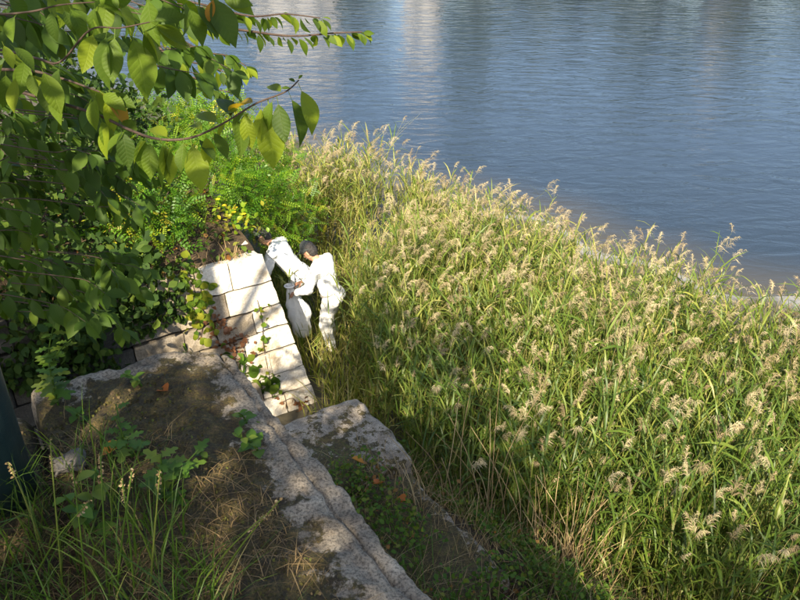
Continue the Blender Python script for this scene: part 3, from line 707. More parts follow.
# ------------------------------------------------------------------ creepers on the pale wall
def wall_pt(px, py, lift=.0):                      # the point of the sloping wall face under a pixel
    r = ray(px, py); nrm = np.array([U[0] * 0 - V[0], -V[1], 0]); nrm = np.array([-V[0], -V[1], BAT]); n_ = nrm / np.linalg.norm(nrm)
    p0 = np.array(list(uv(3.34, 7.4, 0))); t = ((p0 - np.array([0, 0, CAMZ])) @ n_) / (r @ n_)
    return Vector(np.array([0, 0, CAMZ]) + r * t + n_ * lift), Vector(n_)
def creeper(name, label, path, mat, leaves, lsize, seed, spread=7):
    rr_ = random.Random(seed); pts = [wall_pt(x, y, .015)[0] for x, y in path]; root = pts[-1]
    t = empty(name, root); tag(t, label, 'creeper')
    sp = smoothpts([p_ - root for p_ in pts], 5); link('stem', tube_mesh('stem', sp, .005, M['twig'], 5), t)
    me = [np_mesh('leaf', leaf_template(4, w, 1, .25, .15, .12)[0], leaf_template(4, w, 1, .25, .15, .12)[1], M[mat]) for w in (.42, .5)]
    for k in range(leaves):
        i_ = rr_.randrange(len(path) - 1); q = rr_.random(); x = path[i_][0] * (1 - q) + path[i_ + 1][0] * q + rr_.gauss(0, spread); y = path[i_][1] * (1 - q) + path[i_ + 1][1] * q + rr_.gauss(0, spread * .7)
        p_, n_ = wall_pt(x, y, rr_.uniform(.02, .07)); o = link('leaf', me[k % 2], t); s = rr_.uniform(*lsize)
        d = Vector((rr_.gauss(0, .6), rr_.gauss(0, .2), -1)); nn = Vector(n_) + Vector((rr_.gauss(0, .35), rr_.gauss(0, .35), rr_.gauss(0, .35)))
        sd = d.cross(nn).normalized(); d = d.normalized(); n2 = sd.cross(d)
        mt = Matrix((sd, d, n2)).transposed().to_4x4(); o.matrix_local = Matrix.Translation(p_ - root) @ mt @ Matrix.Scale(s, 4)
creeper('creeper', 'thin creeper with a string of small yellow-green leaves down the pale wall', [(257, 300), (262, 322), (263, 345), (268, 372), (272, 398)], 'vine_leaf', 26, (.05, .085), 1, 4)
creeper('creeper', 'broad-leaved green creeper at the foot of the pale wall by the mossy slab', [(228, 355), (243, 362), (255, 372), (262, 388)], 'weed_leaf', 34, (.11, .19), 2, 8)
creeper('creeper', 'yellow-green creeper hanging over the wall left of the reddish one', [(186, 262), (194, 290), (203, 312), (200, 340)], 'vine_leaf', 110, (.06, .12), 3, 10)
creeper('creeper', 'dry reddish creeper patch on the pale wall', [(208, 318), (220, 328), (232, 340), (236, 354)], 'red_vine', 90, (.04, .08), 4, 9)
creeper('creeper', 'withered dark creeper at the bottom of the pale wall corner', [(282, 402), (292, 398), (300, 406), (310, 404)], 'red_vine', 16, (.05, .08), 5, 5)

rs_ = np.random.default_rng(62); P = []
for k in range(2600):
    x = rs_.uniform(-20, 182); y = rs_.uniform(275, 400)
    p_, n_ = wall_pt(x, y, rs_.uniform(.01, .14))
    if p_.z < 2.05 and mnoise.noise(p_ * 1.6) > -.15: P.append(list(p_))
cover('wall_shade_ivy', 'dark ivy added to darken the shaded left part of the wall', np.array(P), 'dark_leaf', OVAL, (.06, .12), 63, droop=.9, nup=.3)  # leaf cover put in to make the left of the wall darker
# low growth round the workers' feet and between them and the wall
n = 2600; xs_ = rs_.uniform(262, 380, n); ys_ = rs_.uniform(252, 425, n); P = np.array([list(at(x, y, .08)) for x, y in zip(xs_, ys_)])
u_ = P[:, :2] @ U; v__ = P[:, :2] @ V; P = P[((u_ > 3.45) | (v__ < 7.2)) & (v__ > 5.3)]
v, f_, tn = blades(P, rs_, (.25, .75), (.006, .012), .9, (.1, 0, 0)); tag(link('trampled_grass', np_mesh('trampled_grass', v, f_, M['reed_leaf'], np.clip(tn + .25, 0, 1))), 'trampled yellow-green grass round the workers at the wall foot', 'grass', kind='stuff')
# taller reeds left of the workers by the wall corner, thin
xy = np.array([list(at(x, y, .08))[:2] for x, y in zip(rs_.uniform(262, 296, 130), rs_.uniform(285, 348, 130))]); xy = xy[(xy @ U > 3.55)]
s1, l1, p1 = reed_parts(np.c_[xy, np.full(len(xy), .06)], rs_.uniform(.5, 1.25, len(xy)), rs_, .0, 9)
yr = empty('young_reeds', (float(xy[:, 0].mean()), float(xy[:, 1].mean()), 0)); tag(yr, 'thin young reeds between the wall corner and the workers', 'reeds', kind='stuff')
for nm, ac, mt in (('stems', s1, 'reed_stem'), ('leaves', l1, 'reed_leaf')):
    o = link('young_' + nm, ac.mesh('young_' + nm, M[mt]), yr); o.matrix_parent_inverse = Matrix.Translation(yr.location).inverted(); tag(o, kind='stuff')

# ------------------------------------------------------------------ growth on the earth ledge
n = 17000; uu = rs_.uniform(1.1, 4.2, n); vv_ = rs_.uniform(1.2, 5.2, n); clump = np.array([mnoise.noise(Vector((a_ * 2.2, b_ * 2.2, 5))) for a_, b_ in zip(uu, vv_)])
keep = (clump > -.30) & ~((uu > 2.62) & (uu < 3.0) & (vv_ > 3.3)) & ~((uu < 2.85) & (vv_ > 4.75) & (clump < .30)); uu, vv_ = uu[keep], vv_[keep]
P = np.stack([uu * U[0] + vv_ * V[0], uu * U[1] + vv_ * V[1], np.maximum(ledge_z(uu, vv_), 1.52 * (uu < 2.9) * (vv_ > 3.0)) + np.abs(rs_.normal(0, .11, len(uu))) + .03], 1)
cover('ledge_creeper', 'ivy and small leafy weeds covering the shaded ledge below the slab', P, 'ledge_leaf', OVAL, (.018, .055), 72)
n = 6500; uu = rs_.uniform(1.3, 4.6, n); vv_ = rs_.uniform(1.0, 5.0, n); P = np.stack([uu * U[0] + vv_ * V[0], uu * U[1] + vv_ * V[1], ledge_z(uu, vv_)], 1)
v, f_, tn = blades(P, rs_, (.08, .40), (.0015, .004), 1.3); tag(link('ledge_dry_grass', np_mesh('ledge_dry_grass', v, f_, M['dry'], tn)), 'dry brown grass matted over the ledge edge', 'grass', kind='stuff')
n = 9000; uu = rs_.uniform(1.3, 4.8, n); vv_ = rs_.uniform(.8, 5.0, n); cl = np.array([mnoise.noise(Vector((a_ * 1.7, b_ * 1.7, 31))) for a_, b_ in zip(uu, vv_)]); k = (cl > rs_.uniform(-.4, .3, n)) & ~((uu > 2.55) & (uu < 3.0) & (vv_ > 3.3)); uu, vv_ = uu[k], vv_[k]
P = np.stack([uu * U[0] + vv_ * V[0], uu * U[1] + vv_ * V[1], ledge_z(uu, vv_)], 1)
v, f_, tn = blades(P, rs_, (.12, .45), (.002, .0045), 1.1); tag(link('ledge_grass', np_mesh('ledge_grass', v, f_, M['grass'], tn * .8)), 'rough green grass growing through the ledge plants', 'grass', kind='stuff')
# dry stalks standing at the ledge edge
rr = random.Random(77)
def stalk_tuft(label, px_, py_, z, n_, hh, lean):
    b_ = at(px_, py_, z); t = empty('dry_stalk_tuft', b_); tag(t, label, 'dry stalks', 'dry stalk tufts on the ledge')
    for k in range(n_):
        h = rr.uniform(*hh); a_ = rr.uniform(0, 6.28); l = rr.uniform(.1, 1) * lean * h; bx, by = rr.gauss(0, .07), rr.gauss(0, .07)
        e = (bx + math.cos(a_) * l, by + math.sin(a_) * l, h); mid = (bx + math.cos(a_) * l * .35 + rr.gauss(0, .02), by + math.sin(a_) * l * .35 + rr.gauss(0, .02), h * .55)
        pts = smoothpts([(bx, by, -.03), mid, e], 4); link('stalk', tube_mesh('stalk', pts, np.linspace(.0055, .0022, len(pts)), M['dry'], 4, rr.uniform(.2, 1)), t)
stalk_tuft('thick tuft of upright straw-coloured stalks, brightest on the sunny ledge edge', 566, 574, .70, 40, (.4, 1.0), .6)
stalk_tuft('straw-coloured stalks beside the brightest tuft, nearer the low wall', 535, 556, .9, 18, (.4, .9), .6)
stalk_tuft('long thin reddish-brown stalks leaning out in front of the dark reeds', 487, 520, 1.0, 9, (.7, 1.35), .55)
stalk_tuft('few bare brown stalks at the end of the low wall', 452, 500, 1.2, 8, (.5, 1.0), .6)
stalk_tuft('sparse bare twigs growing on top of the low wall', 418, 505, 1.45, 6, (.25, .6), .6)
stalk_tuft('pale dry stalks at the bottom right of the ledge', 600, 596, .6, 12, (.3, .7), .7)

# ------------------------------------------------------------------ workers
def capsule(bm, a_, b_, ra, rb, seg=12, flat=1.0, axis=None):
    """tapered round-ended limb; flat squeezes it along axis"""
    a_, b_ = Vector(a_), Vector(b_); d = b_ - a_; L = max(d.length, 1e-5); d = d / L
    ref = Vector(axis) if axis is not None else (Vector((0, 0, 1)) if abs(d.z) < .9 else Vector((1, 0, 0)))
    y_ = (ref - d * ref.dot(d)).normalized(); x_ = d.cross(y_)
    prof = []
    for k in range(4): t = -math.pi / 2 + k * math.pi / 8; prof.append((math.sin(t) * ra, math.cos(t) * ra))
    prof += [(0, ra), (L, rb)]
    for k in range(1, 5): t = k * math.pi / 8; prof.append((L + math.sin(t) * rb, math.cos(t) * rb))
    rings = []
    for h, r_ in prof:
        rings.append([bm.verts.new(a_ + d * h + (x_ * math.cos(q) + y_ * math.sin(q) * flat) * max(r_, 1e-4)) for q in [2 * math.pi * s / seg for s in range(seg)]])
    for i_ in range(len(rings) - 1):
        for k in range(seg): bm.faces.new((rings[i_][k], rings[i_][(k + 1) % seg], rings[i_ + 1][(k + 1) % seg], rings[i_ + 1][k]))
    bm.faces.new(rings[0][::-1]); bm.faces.new(rings[-1])
def fuse(name, bm, voxel, mat, parent, smooth=3, noise_amp=0., nsc=9.):
    me = bpy.data.meshes.new(name); bm.to_mesh(me); bm.free(); o = bpy.data.objects.new(name, me); COL.objects.link(o)
    rm = o.modifiers.new('remesh', 'REMESH'); rm.mode = 'VOXEL'; rm.voxel_size = voxel
    sm = o.modifiers.new('smooth', 'SMOOTH'); sm.iterations = smooth; sm.factor = .5
    dg = bpy.context.evaluated_depsgraph_get(); me2 = bpy.data.meshes.new_from_object(o.evaluated_get(dg)); me2.name = name
    bpy.data.objects.remove(o)
    if noise_amp:
        for v_ in me2.vertices: v_.co += v_.normal * noise_amp * fbm(v_.co, nsc, 3)
    for pl_ in me2.polygons: pl_.use_smooth = True
    me2.materials.clear(); me2.materials.append(mat)
    return link(name, me2, parent)
def person(label, loc, facing, J, cap_tilt=0.):
    """J: joints in metres, x = forward, y = to the person's left, z = up"""
    t = empty('person', loc, math.atan2(facing[1], facing[0])); tag(t, label, 'person')
    V3 = lambda k: Vector(J[k])
    def hand(bm, w, el, curl=.7):
        w, el = Vector(w), Vector(el); d = (w - el).normalized(); sd = d.cross(Vector((0, 0, 1))).normalized(); dn = d.cross(sd).normalized()
        if dn.z > 0: dn = -dn
        capsule(bm, w, w + d * .075, .024, .034, 10, .6, dn)
        for k, (off, ln) in enumerate(((-.027, .070), (-.009, .080), (.009, .075), (.027, .058))):
            b0 = w + d * .088 + sd * off; b1 = b0 + (d * math.cos(curl * .6) + dn * math.sin(curl * .6)) * ln * .5; b2 = b1 + (d * math.cos(curl * 1.8) + dn * math.sin(curl * 1.8)) * ln * .5
            capsule(bm, b0, b1, .009, .0085, 8); capsule(bm, b1, b2, .0085, .007, 8)
        th = w + d * .03 - sd * .03; t1 = th + (d * .6 - sd * .7 + dn * .4).normalized() * .04; capsule(bm, th, t1, .011, .010, 8); capsule(bm, t1, t1 + (d * .9 + dn * .5).normalized() * .03, .010, .008, 8)
    bm = bmesh.new()
    capsule(bm, V3('pelvis'), V3('waist'), .125, .115, 14, .78, (1, 0, 0)); capsule(bm, V3('waist'), V3('chest'), .115, .135, 14, .78, (1, 0, 0)); capsule(bm, V3('chest'), V3('neck'), .12, .06, 14)
    hd = V3('head'); hu = (hd - V3('neck')).normalized(); hf = (Vector((1, 0, 0)) - hu * hu.x).normalized()
    if 'look' in J: hf = (V3('look') - hu * V3('look').dot(hu)).normalized()
    hl = hu.cross(hf)
    capsule(bm, V3('neck'), hd - hu * .05, .055, .052)
    capsule(bm, hd - hu * .035 + hf * .012, hd + hu * .045, .078, .092, 14, 1.0)
    capsule(bm, hd - hu * .085 + hf * .045, hd - hu * .03 + hf * .03, .040, .062)           # jaw
    capsule(bm, hd + hu * .005 + hf * .092, hd - hu * .03 + hf * .106, .010, .016, 8)        # nose
    for s in (-1, 1): capsule(bm, hd + hl * s * .086 + hu * .012 - hf * .008, hd + hl * s * .088 - hu * .03 - hf * .004, .016, .012, 8, .5, hl)
    for s, n_ in ((1, 'l'), (-1, 'r')):
        capsule(bm, V3('chest') + Vector((0, s * .06, .05)), V3('sh_' + n_), .08, .062); capsule(bm, V3('sh_' + n_), V3('el_' + n_), .052, .042); capsule(bm, V3('el_' + n_), V3('ha_' + n_), .042, .026); hand(bm, V3('ha_' + n_), V3('el_' + n_))
        capsule(bm, V3('pelvis') + Vector((0, s * .07, 0)), V3('kn_' + n_), .086, .058); capsule(bm, V3('kn_' + n_), V3('an_' + n_), .058, .040); capsule(bm, V3('an_' + n_), V3('to_' + n_), .042, .035)
    body = fuse('body', bm, .0085, M['skin'], t, 2)
    bm = bmesh.new()                                                                        # jacket
    capsule(bm, V3('pelvis') + Vector((-.01, 0, .03)), V3('waist'), .165, .160, 16, .80, (1, 0, 0)); capsule(bm, V3('waist'), V3('chest'), .160, .175, 16, .82, (1, 0, 0)); capsule(bm, V3('chest'), V3('chest') * .3 + V3('neck') * .7, .160, .085, 16, .9)
    for s, n_ in ((1, 'l'), (-1, 'r')):
        capsule(bm, V3('chest') + Vector((-.01, s * .07, .03)), V3('sh_' + n_) + Vector((0, 0, -.02)), .115, .080); capsule(bm, V3('sh_' + n_) + Vector((0, 0, -.02)), V3('el_' + n_), .080, .068); capsule(bm, V3('el_' + n_), V3('el_' + n_) * .12 + V3('ha_' + n_) * .88, .070, .050)
    cu = V3('chest').lerp(V3('neck'), .62) + Vector((-.02, 0, 0))
    for n_ in 'lr': capsule(bm, cu, V3('sh_' + n_) + Vector((-.01, 0, -.015)), .105, .082)
    fuse('jacket', bm, .012, M['coverall'], t, 3, .013, 11.)
    bm = bmesh.new()                                                                        # trousers
    capsule(bm, V3('pelvis') + Vector((-.015, -.07, -.01)), V3('pelvis') + Vector((-.015, .07, -.01)), .135, .135, 14)
    for s, n_ in ((1, 'l'), (-1, 'r')):
        capsule(bm, V3('pelvis') + Vector((0, s * .08, -.03)), V3('kn_' + n_), .120, .088); capsule(bm, V3('kn_' + n_), V3('an_' + n_) + Vector((0, 0, .06)), .088, .072)
    fuse('trousers', bm, .012, M['coverall'], t, 3, .014, 10.)
    for n_ in 'lr':
        bm = bmesh.new(); capsule(bm, V3('an_' + n_) + Vector((0, 0, .12)), V3('an_' + n_), .058, .052); capsule(bm, V3('an_' + n_), V3('to_' + n_), .052, .044, 12, .8, (0, 0, 1)); fuse('boot', bm, .01, M['boot'], t, 2)
    bm = bmesh.new(); capsule(bm, hd - hf * .028 - hu * .02, hd - hf * .018 + hu * .045, .083, .092, 14); fuse('hair', bm, .01, M['hair'], t, 2, .006, 40)
    bm = bmesh.new(); capsule(bm, hd + hu * .055, hd + hu * .075 - hf * .006, .107, .086, 16); cb = hd + hu * .058 + hf * .07; bm2 = bmesh.new()
    capsule(bm2, cb - hl * .045, cb + hl * .045, .052, .052, 12, .16, hu); capsule(bm2, cb - hl * .03 + hf * .045, cb + hl * .03 + hf * .045, .045, .045, 12, .16, hu)
    # cut the cap open below its rim
    c = fuse('cap', bm, .008, M['cap'], t, 2); fuse('brim', bm2, .006, M['cap'], c, 1); bmm = bmesh.new(); bmm.from_mesh(c.data); bmesh.ops.bisect_plane(bmm, geom=bmm.verts[:] + bmm.edges[:] + bmm.faces[:], plane_co=hd + hu * .035, plane_no=-hu, clear_outer=True); bmm.to_mesh(c.data); bmm.free()
    w0 = V3('pelvis').lerp(V3('waist'), .55); ax = (V3('waist') - V3('pelvis')).normalized(); pts = []
    sx_ = Vector((1, 0, 0)) - ax * ax.x; sx_.normalize(); sy_ = ax.cross(sx_)
    ring = [w0 + sx_ * math.cos(q) * .126 + sy_ * math.sin(q) * .160 for q in [k * 2 * math.pi / 28 for k in range(29)]]
    link('belt', tube_mesh('belt', ring, .017, M['belt'], 6), t)
    for s in (-1, 1):
        e = hd + hf * .083 + hl * s * .033 + hu * .008; bm = bmesh.new(); bmesh.ops.create_icosphere(bm, subdivisions=1, radius=.012, matrix=Matrix.Translation(e)); me = bpy.data.meshes.new('eye'); bm.to_mesh(me); bm.free(); link('eye', me, body, M['hair'])
    bm = bmesh.new(); capsule(bm, hd + hf * .098 - hu * .06 - hl * .02, hd + hf * .098 - hu * .06 + hl * .02, .006, .006, 6); me = bpy.data.meshes.new('mouth'); bm.to_mesh(me); bm.free(); link('mouth', me, body, M['belt'])
    return t
JR = dict(pelvis=(-.02, 0, .90), waist=(.02, 0, 1.02), chest=(.10, 0, 1.26), neck=(.19, 0, 1.42), head=(.285, .01, 1.53), look=(1, .15, -.7),
          sh_l=(.13, .19, 1.37), el_l=(.20, .27, 1.10), ha_l=(.42, .20, .97), sh_r=(.13, -.19, 1.37), el_r=(.24, -.24, 1.10), ha_r=(.46, -.06, 1.00),
          kn_l=(.06, .10, .49), an_l=(-.02, .11, .09), to_l=(.14, .13, .045), kn_r=(.12, -.10, .49), an_r=(.10, -.12, .09), to_r=(.26, -.14, .045))
pr_ = at(334, 351, .10)
person('worker in white overalls and dark cap, standing upright with back towards the reeds', pr_, (-.93, .36), JR)
JL = dict(pelvis=(-.04, 0, .88), waist=(.05, 0, .99), chest=(.22, 0, 1.20), neck=(.33, 0, 1.33), head=(.44, .0, 1.42), look=(.8, .3, -.8),
          sh_l=(.26, .19, 1.28), el_l=(.34, .24, 1.0), ha_l=(.42, .10, .80), sh_r=(.26, -.19, 1.28), el_r=(.46, -.24, 1.0), ha_r=(.60, -.14, .82),
          kn_l=(.04, .11, .48), an_l=(-.04, .12, .09), to_l=(.12, .14, .045), kn_r=(.08, -.11, .48), an_r=(.04, -.13, .09), to_r=(.20, -.15, .045))
pl_ = at(300, 326, .10)
person('worker in white overalls bending forward beside the wall, half hidden by leaves', pl_, (-.97, .22), JL)

# white sack held between them
bb = at(303, 337, .30); t = empty('white_sack', bb); tag(t, 'bulging white plastic sack hanging between the two workers', 'sack')
pts = []; fs = []; seg, rows = 28, 18
for j in range(rows + 1):
    h = j / rows; z = .02 + .80 * h; w = .165 * (math.sin(math.pi * min(1, (h * .92 + .08))) ** .45) * (1 - .55 * h ** 2.2) if h < 1 else .05
    for k in range(seg):
        a_ = 2 * math.pi * k / seg; r_ = w * (1 + .20 * math.sin(a_ * 3 + h * 4) * h + .07 * math.sin(a_ * 7 + 2 * math.sin(h * 5)) * (.3 + h) + .30 * fbm((math.cos(a_), math.sin(a_), h * 2.2), 1.9, 5, 2.))
        pts.append((r_ * math.cos(a_) * .95 - .14 * h ** 1.3, r_ * math.sin(a_) * .62 + .04 * h, z + .03 * fbm((a_, h, 0), 2, 3)))
for j in range(rows):
    for k in range(seg): fs.append((j * seg + k, j * seg + (k + 1) % seg, (j + 1) * seg + (k + 1) % seg, (j + 1) * seg + k))
nb = len(pts); pts.append((0, 0, .0)); tri = np.array([(nb, (k + 1) % seg, k) for k in range(seg)])
link('bag', np_mesh('bag', np.array(pts), [np.array(fs), tri], M['coverall']), t)
ring = [(-.14 + .062 * math.cos(q), .04 + .05 * math.sin(q), .80) for q in np.linspace(0, 6.283, 15)]; link('gathered_neck', tube_mesh('gathered_neck', ring, .012, M['coverall'], 6), t)

# ------------------------------------------------------------------ the cherry tree
tree_base = Vector((-3.5, .2, 4.8)); ct = empty('cherry_tree', tree_base); tag(ct, 'cherry tree whose leafy twigs hang into the upper left of the view', 'tree')
loc = lambda p_: Vector(p_) - tree_base
trunk = smoothpts([(0, 0, -.2), (.05, .1, .9), (.15, .35, 1.9), (.1, .8, 2.9), (-.1, 1.2, 4.0)], 6)
link('trunk', tube_mesh('trunk', trunk, np.linspace(.17, .06, len(trunk)), M['bark'], 12), ct)
def limb(pts, r0, r1, mat='bark', name='branch'):
    sp = smoothpts([loc(p_) for p_ in pts], 6); link(name, tube_mesh(name, sp, np.linspace(r0, r1, len(sp)), M[mat], 7), ct); return sp
H1 = tree_base + Vector((.12, .3, 1.7)); H2 = tree_base + Vector((.13, .6, 2.4)); H0 = tree_base + Vector((.08, .2, 1.2))
limb([H1, Vector((-2.6, 1.2, 6.7)), dp(-60, 70, 2.55)], .06, .022)
limb([H2, Vector((-2.5, 1.6, 7.5)), dp(-50, -10, 2.6)], .055, .02)
limb([H2, Vector((-2.5, 2.4, 7.9)), dp(60, -30, 4.6)], .05, .018)
limb([H0, Vector((-2.7, 1.6, 6.1)), dp(-50, 210, 3.2)], .05, .02)
limb([H0, Vector((-2.9, 1.7, 5.8)), dp(-40, 290, 3.6)], .045, .018)
limb([H0, Vector((-3.7, 1.6, 6.0)), Vector((-4.3, 3.2, 5.2)), Vector((-4.6, 3.6, 4.2))], .05, .012)  # unseen limb added to carry the clumps that shade the wall
limb([H2, Vector((-2.9, .6, 7.2)), Vector((-1.8, .9, 7.4)), Vector((-.45, 1.1, 7.05))], .04, .005)  # unseen limb added for the clumps that shade the nearer leaves
variants = []
for k in range(8):
    rr_ = random.Random(k); tv, tf = leaf_template(9, rr_.uniform(.23, .28), 1, rr_.uniform(.05, .45), rr_.uniform(.04, .13), .2, rr_.uniform(-.03, .03)); variants.append(np_mesh('leaf', tv, tf, M['cherry_leaf']))
LEAFN = [0]; rest = []                             # rest: leaves joined into one part
rr = random.Random(4)
def put_leaf(p_, d, nrm, size):
    d = Vector(d).normalized(); nrm = Vector(nrm); s = d.cross(nrm)
    if s.length < 1e-3: s = d.cross(Vector((1, 0, 0)))
    s.normalize(); n2 = s.cross(d); mt = Matrix((s, d, n2)).transposed()
    if LEAFN[0] < 300:
        o = link('leaf', variants[rr.randrange(8)], ct); o.matrix_local = Matrix.Translation(loc(p_) + d * size * .18) @ mt.to_4x4() @ Matrix.Scale(size, 4); LEAFN[0] += 1
    else: rest.append((tuple(loc(p_)), tuple(d), tuple(n2), size))
def twig(px_pts, r0=.007, leaves=10, size=(.085, .12), hang=.8, start=.15, tipn=3, name='twig', nb=(0, -.2, .9), join=None):
    pts = [dp(*q) for q in px_pts]
    if join is not None: pts = [join] + pts
    sp = smoothpts(pts, 6); link(name, tube_mesh(name, [loc(p_) for p_ in sp], np.linspace(r0, r0 * .35, len(sp)), M['twig'], 6), ct)
    n_ = len(sp)
    for k in range(leaves):
        t = start + (1 - start) * (k + rr.random() * .6) / leaves; i_ = min(int(t * (n_ - 1)), n_ - 2); p_ = sp[i_].lerp(sp[i_ + 1], rr.random()); tg = (sp[i_ + 1] - sp[i_]).normalized()
        sd = tg.cross(Vector((0, 0, 1))).normalized() * (1 if k % 2 else -1)
        d = tg * rr.uniform(.2, .7) + sd * rr.uniform(.25, .8) + Vector((0, 0, -1)) * hang * rr.uniform(.35, 1.5)
        nn = Vector(nb) + Vector((rr.gauss(0, .45), rr.gauss(0, .45), rr.gauss(0, .35))); put_leaf(p_, d, nn, rr.uniform(*size))
    for k in range(tipn):
        tg = (sp[-1] - sp[-3]).normalized(); put_leaf(sp[-1], tg + Vector((rr.gauss(0, .5), rr.gauss(0, .3), rr.gauss(-.5, .4))), Vector(nb) + Vector((rr.gauss(0, .4),) * 3), rr.uniform(*size) * .8)
LB = dp(-60, 70, 2.55); LC = dp(-50, -10, 2.6); LD = dp(60, -30, 4.6); LE = dp(-50, 210, 3.2); LF = dp(-40, 290, 3.6)
# the near twig that hangs over the water: leaves placed one by one
twig([(20, 92, 2.35), (90, 112, 2.15), (130, 130, 2.07), (158, 139, 2.03), (190, 138, 2.0), (222, 124, 1.95), (255, 104, 1.9), (285, 92, 1.88), (299, 80, 1.87)], .0048, 0, tipn=0, join=LB)
def px_leaf(x0, y0, x1, y1, depth, face=.6, dd=0., roll=0.):
    a_ = dp(x0, y0, depth); b_ = dp(x1, y1, depth + dd); d = b_ - a_
    nn = Vector(-FWD) * face + Vector((roll, 0, .6)); put_leaf(a_, d, nn, d.length * .86)
for q in [(268, 100, 273, 168, 1.90, .9, .02, .1), (277, 97, 285, 142, 1.88, .8, .0, -.2), (288, 92, 311, 141, 1.88, .5, .02, .9), (298, 84, 320, 128, 1.87, .6, .0, .7), (262, 103, 258, 140, 1.9, .5, 0, -.7),
          (250, 108, 236, 140, 1.92, .7, .05, -.4), (236, 115, 246, 152, 1.93, .5, -.02, .6), (258, 103, 226, 101, 1.93, .2, .08, .1), (298, 80, 302, 74, 1.87, .6, 0, 0), (296, 83, 289, 77, 1.87, .6, 0, .2), (292, 88, 281, 88, 1.87, .5, 0, 0),
          (190, 138, 202, 188, 2.0, .9, .0, .2), (176, 139, 152, 186, 2.02, .5, .02, -.8), (168, 140, 160, 178, 2.03, .4, 0, -.9), (196, 136, 216, 160, 1.99, .5, 0, .9), (205, 132, 212, 165, 1.98, .7, .02, .5), (228, 121, 213, 140, 1.96, .5, .02, -.5),
          (220, 124, 196, 112, 1.98, .3, .06, .1), (150, 137, 128, 160, 2.05, .5, .02, -.7), (140, 133, 146, 172, 2.06, .7, .02, .3), (128, 128, 106, 150, 2.08, .6, .0, -.4), (232, 119, 222, 96, 1.98, .1, .08, .2),
          (150, 137, 150, 178, 2.04, .6, .0, .2), (160, 139, 176, 180, 2.02, .5, .0, .6), (184, 138, 180, 172, 2.0, .8, .0, -.2), (212, 128, 228, 158, 1.97, .6, 0, .5), (243, 110, 252, 146, 1.92, .8, .0, .1), (248, 108, 228, 128, 1.93, .6, .0, -.6), (120, 126, 130, 166, 2.08, .7, 0, .3), (110, 120, 98, 156, 2.1, .6, 0, -.4),
          (100, 116, 112, 150, 2.11, .6, 0, .4), (240, 112, 220, 108, 1.95, .3, .04, 0), (205, 131, 186, 120, 2.0, .3, .05, .1), (170, 139, 150, 126, 2.05, .3, .05, .1), (140, 134, 120, 120, 2.08, .4, .04, -.1), (274, 97, 262, 128, 1.89, .7, 0, -.3), (283, 93, 268, 84, 1.9, .3, .05, 0)]: px_leaf(*q)
# sunlit leaves top left, near
for q in [(52, 6, 51, 41, 2.1, .8, .02, -.2), (62, 6, 76, 34, 2.1, .6, 0, .7), (70, 5, 90, 24, 2.12, .4, 0, .6), (2, 42, 14, 66, 2.0, .6, 0, .5), (10, 44, 36, 64, 2.05, .4, 0, .7), (108, 28, 96, 84, 2.0, .7, 0, -.5), (115, 30, 112, 82, 2.0, .7, 0, .1),
          (130, 30, 152, 92, 1.98, .6, .0, .5), (122, 34, 100, 44, 2.0, .2, .04, .1), (142, 26, 160, 62, 2.0, .5, 0, .8), (40, 66, 62, 110, 2.1, .7, 0, .4), (28, 70, 36, 96, 2.12, .6, 0, 0), (16, 72, 12, 112, 2.15, .7, 0, -.3), (96, 94, 90, 128, 2.1, .6, 0, -.2), (104, 94, 116, 130, 2.1, .6, 0, .5),
          (186, 4, 207, 40, 1.95, .6, 0, .6), (193, 0, 219, 36, 1.95, .5, 0, .8), (214, -4, 208, 22, 1.95, .6, 0, -.1), (112, -6, 118, 8, 2.0, .5, 0, 0), (106, -8, 100, 6, 2.0, .5, 0, 0), (150, 20, 128, 30, 2.05, .3, .03, -.2), (175, 24, 182, 46, 2.2, .6, 0, .1), (5, 60, -8, 84, 2.1, .6, 0, -.3)]: px_leaf(*q)
twig([(-10, 12, 2.3), (28, 12, 2.15), (60, 5, 2.1), (95, 2, 2.1)], .0045, 4, join=LC)
twig([(-10, 50, 2.4), (35, 58, 2.2), (60, 62, 2.15), (90, 30, 2.05), (120, 28, 2.0), (150, 22, 2.0)], .0045, 8, join=LB)
twig([(20, 70, 2.3), (60, 78, 2.2), (100, 92, 2.1)], .006, 8, join=LB)
twig([(60, -12, 2.3), (120, -8, 2.1), (180, -4, 1.98), (215, -10, 1.95)], .0045, 10, join=LC)
# farther sunlit sprays over the water
twig([(120, 10, 4.6), (190, 26, 4.7), (240, 30, 4.8), (290, 36, 4.9), (335, 33, 5.0), (362, 32, 5.0)], .011, 46, (.075, .11), .7, .1, 4, join=LD)
twig([(150, -6, 4.6), (200, 4, 4.7), (250, 16, 4.8), (285, 14, 4.9), (320, 18, 4.9)], .010, 40, (.075, .11), .7, .1, 4, join=LD)
twig([(150, 18, 4.5), (185, 42, 4.5), (205, 52, 4.6), (228, 56, 4.6), (246, 66, 4.6)], .009, 26, (.075, .11), .8, .2, 3, join=LD)
twig([(160, 48, 4.5), (182, 60, 4.5), (210, 66, 4.6), (228, 74, 4.6)], .008, 20, (.075, .11), .8, .1, 3, join=dp(150, 18, 4.5))
twig([(170, 70, 4.5), (195, 78, 4.5), (212, 88, 4.6), (230, 92, 4.6)], .007, 16, (.075, .11), .8, .1, 3, join=dp(160, 48, 4.5))
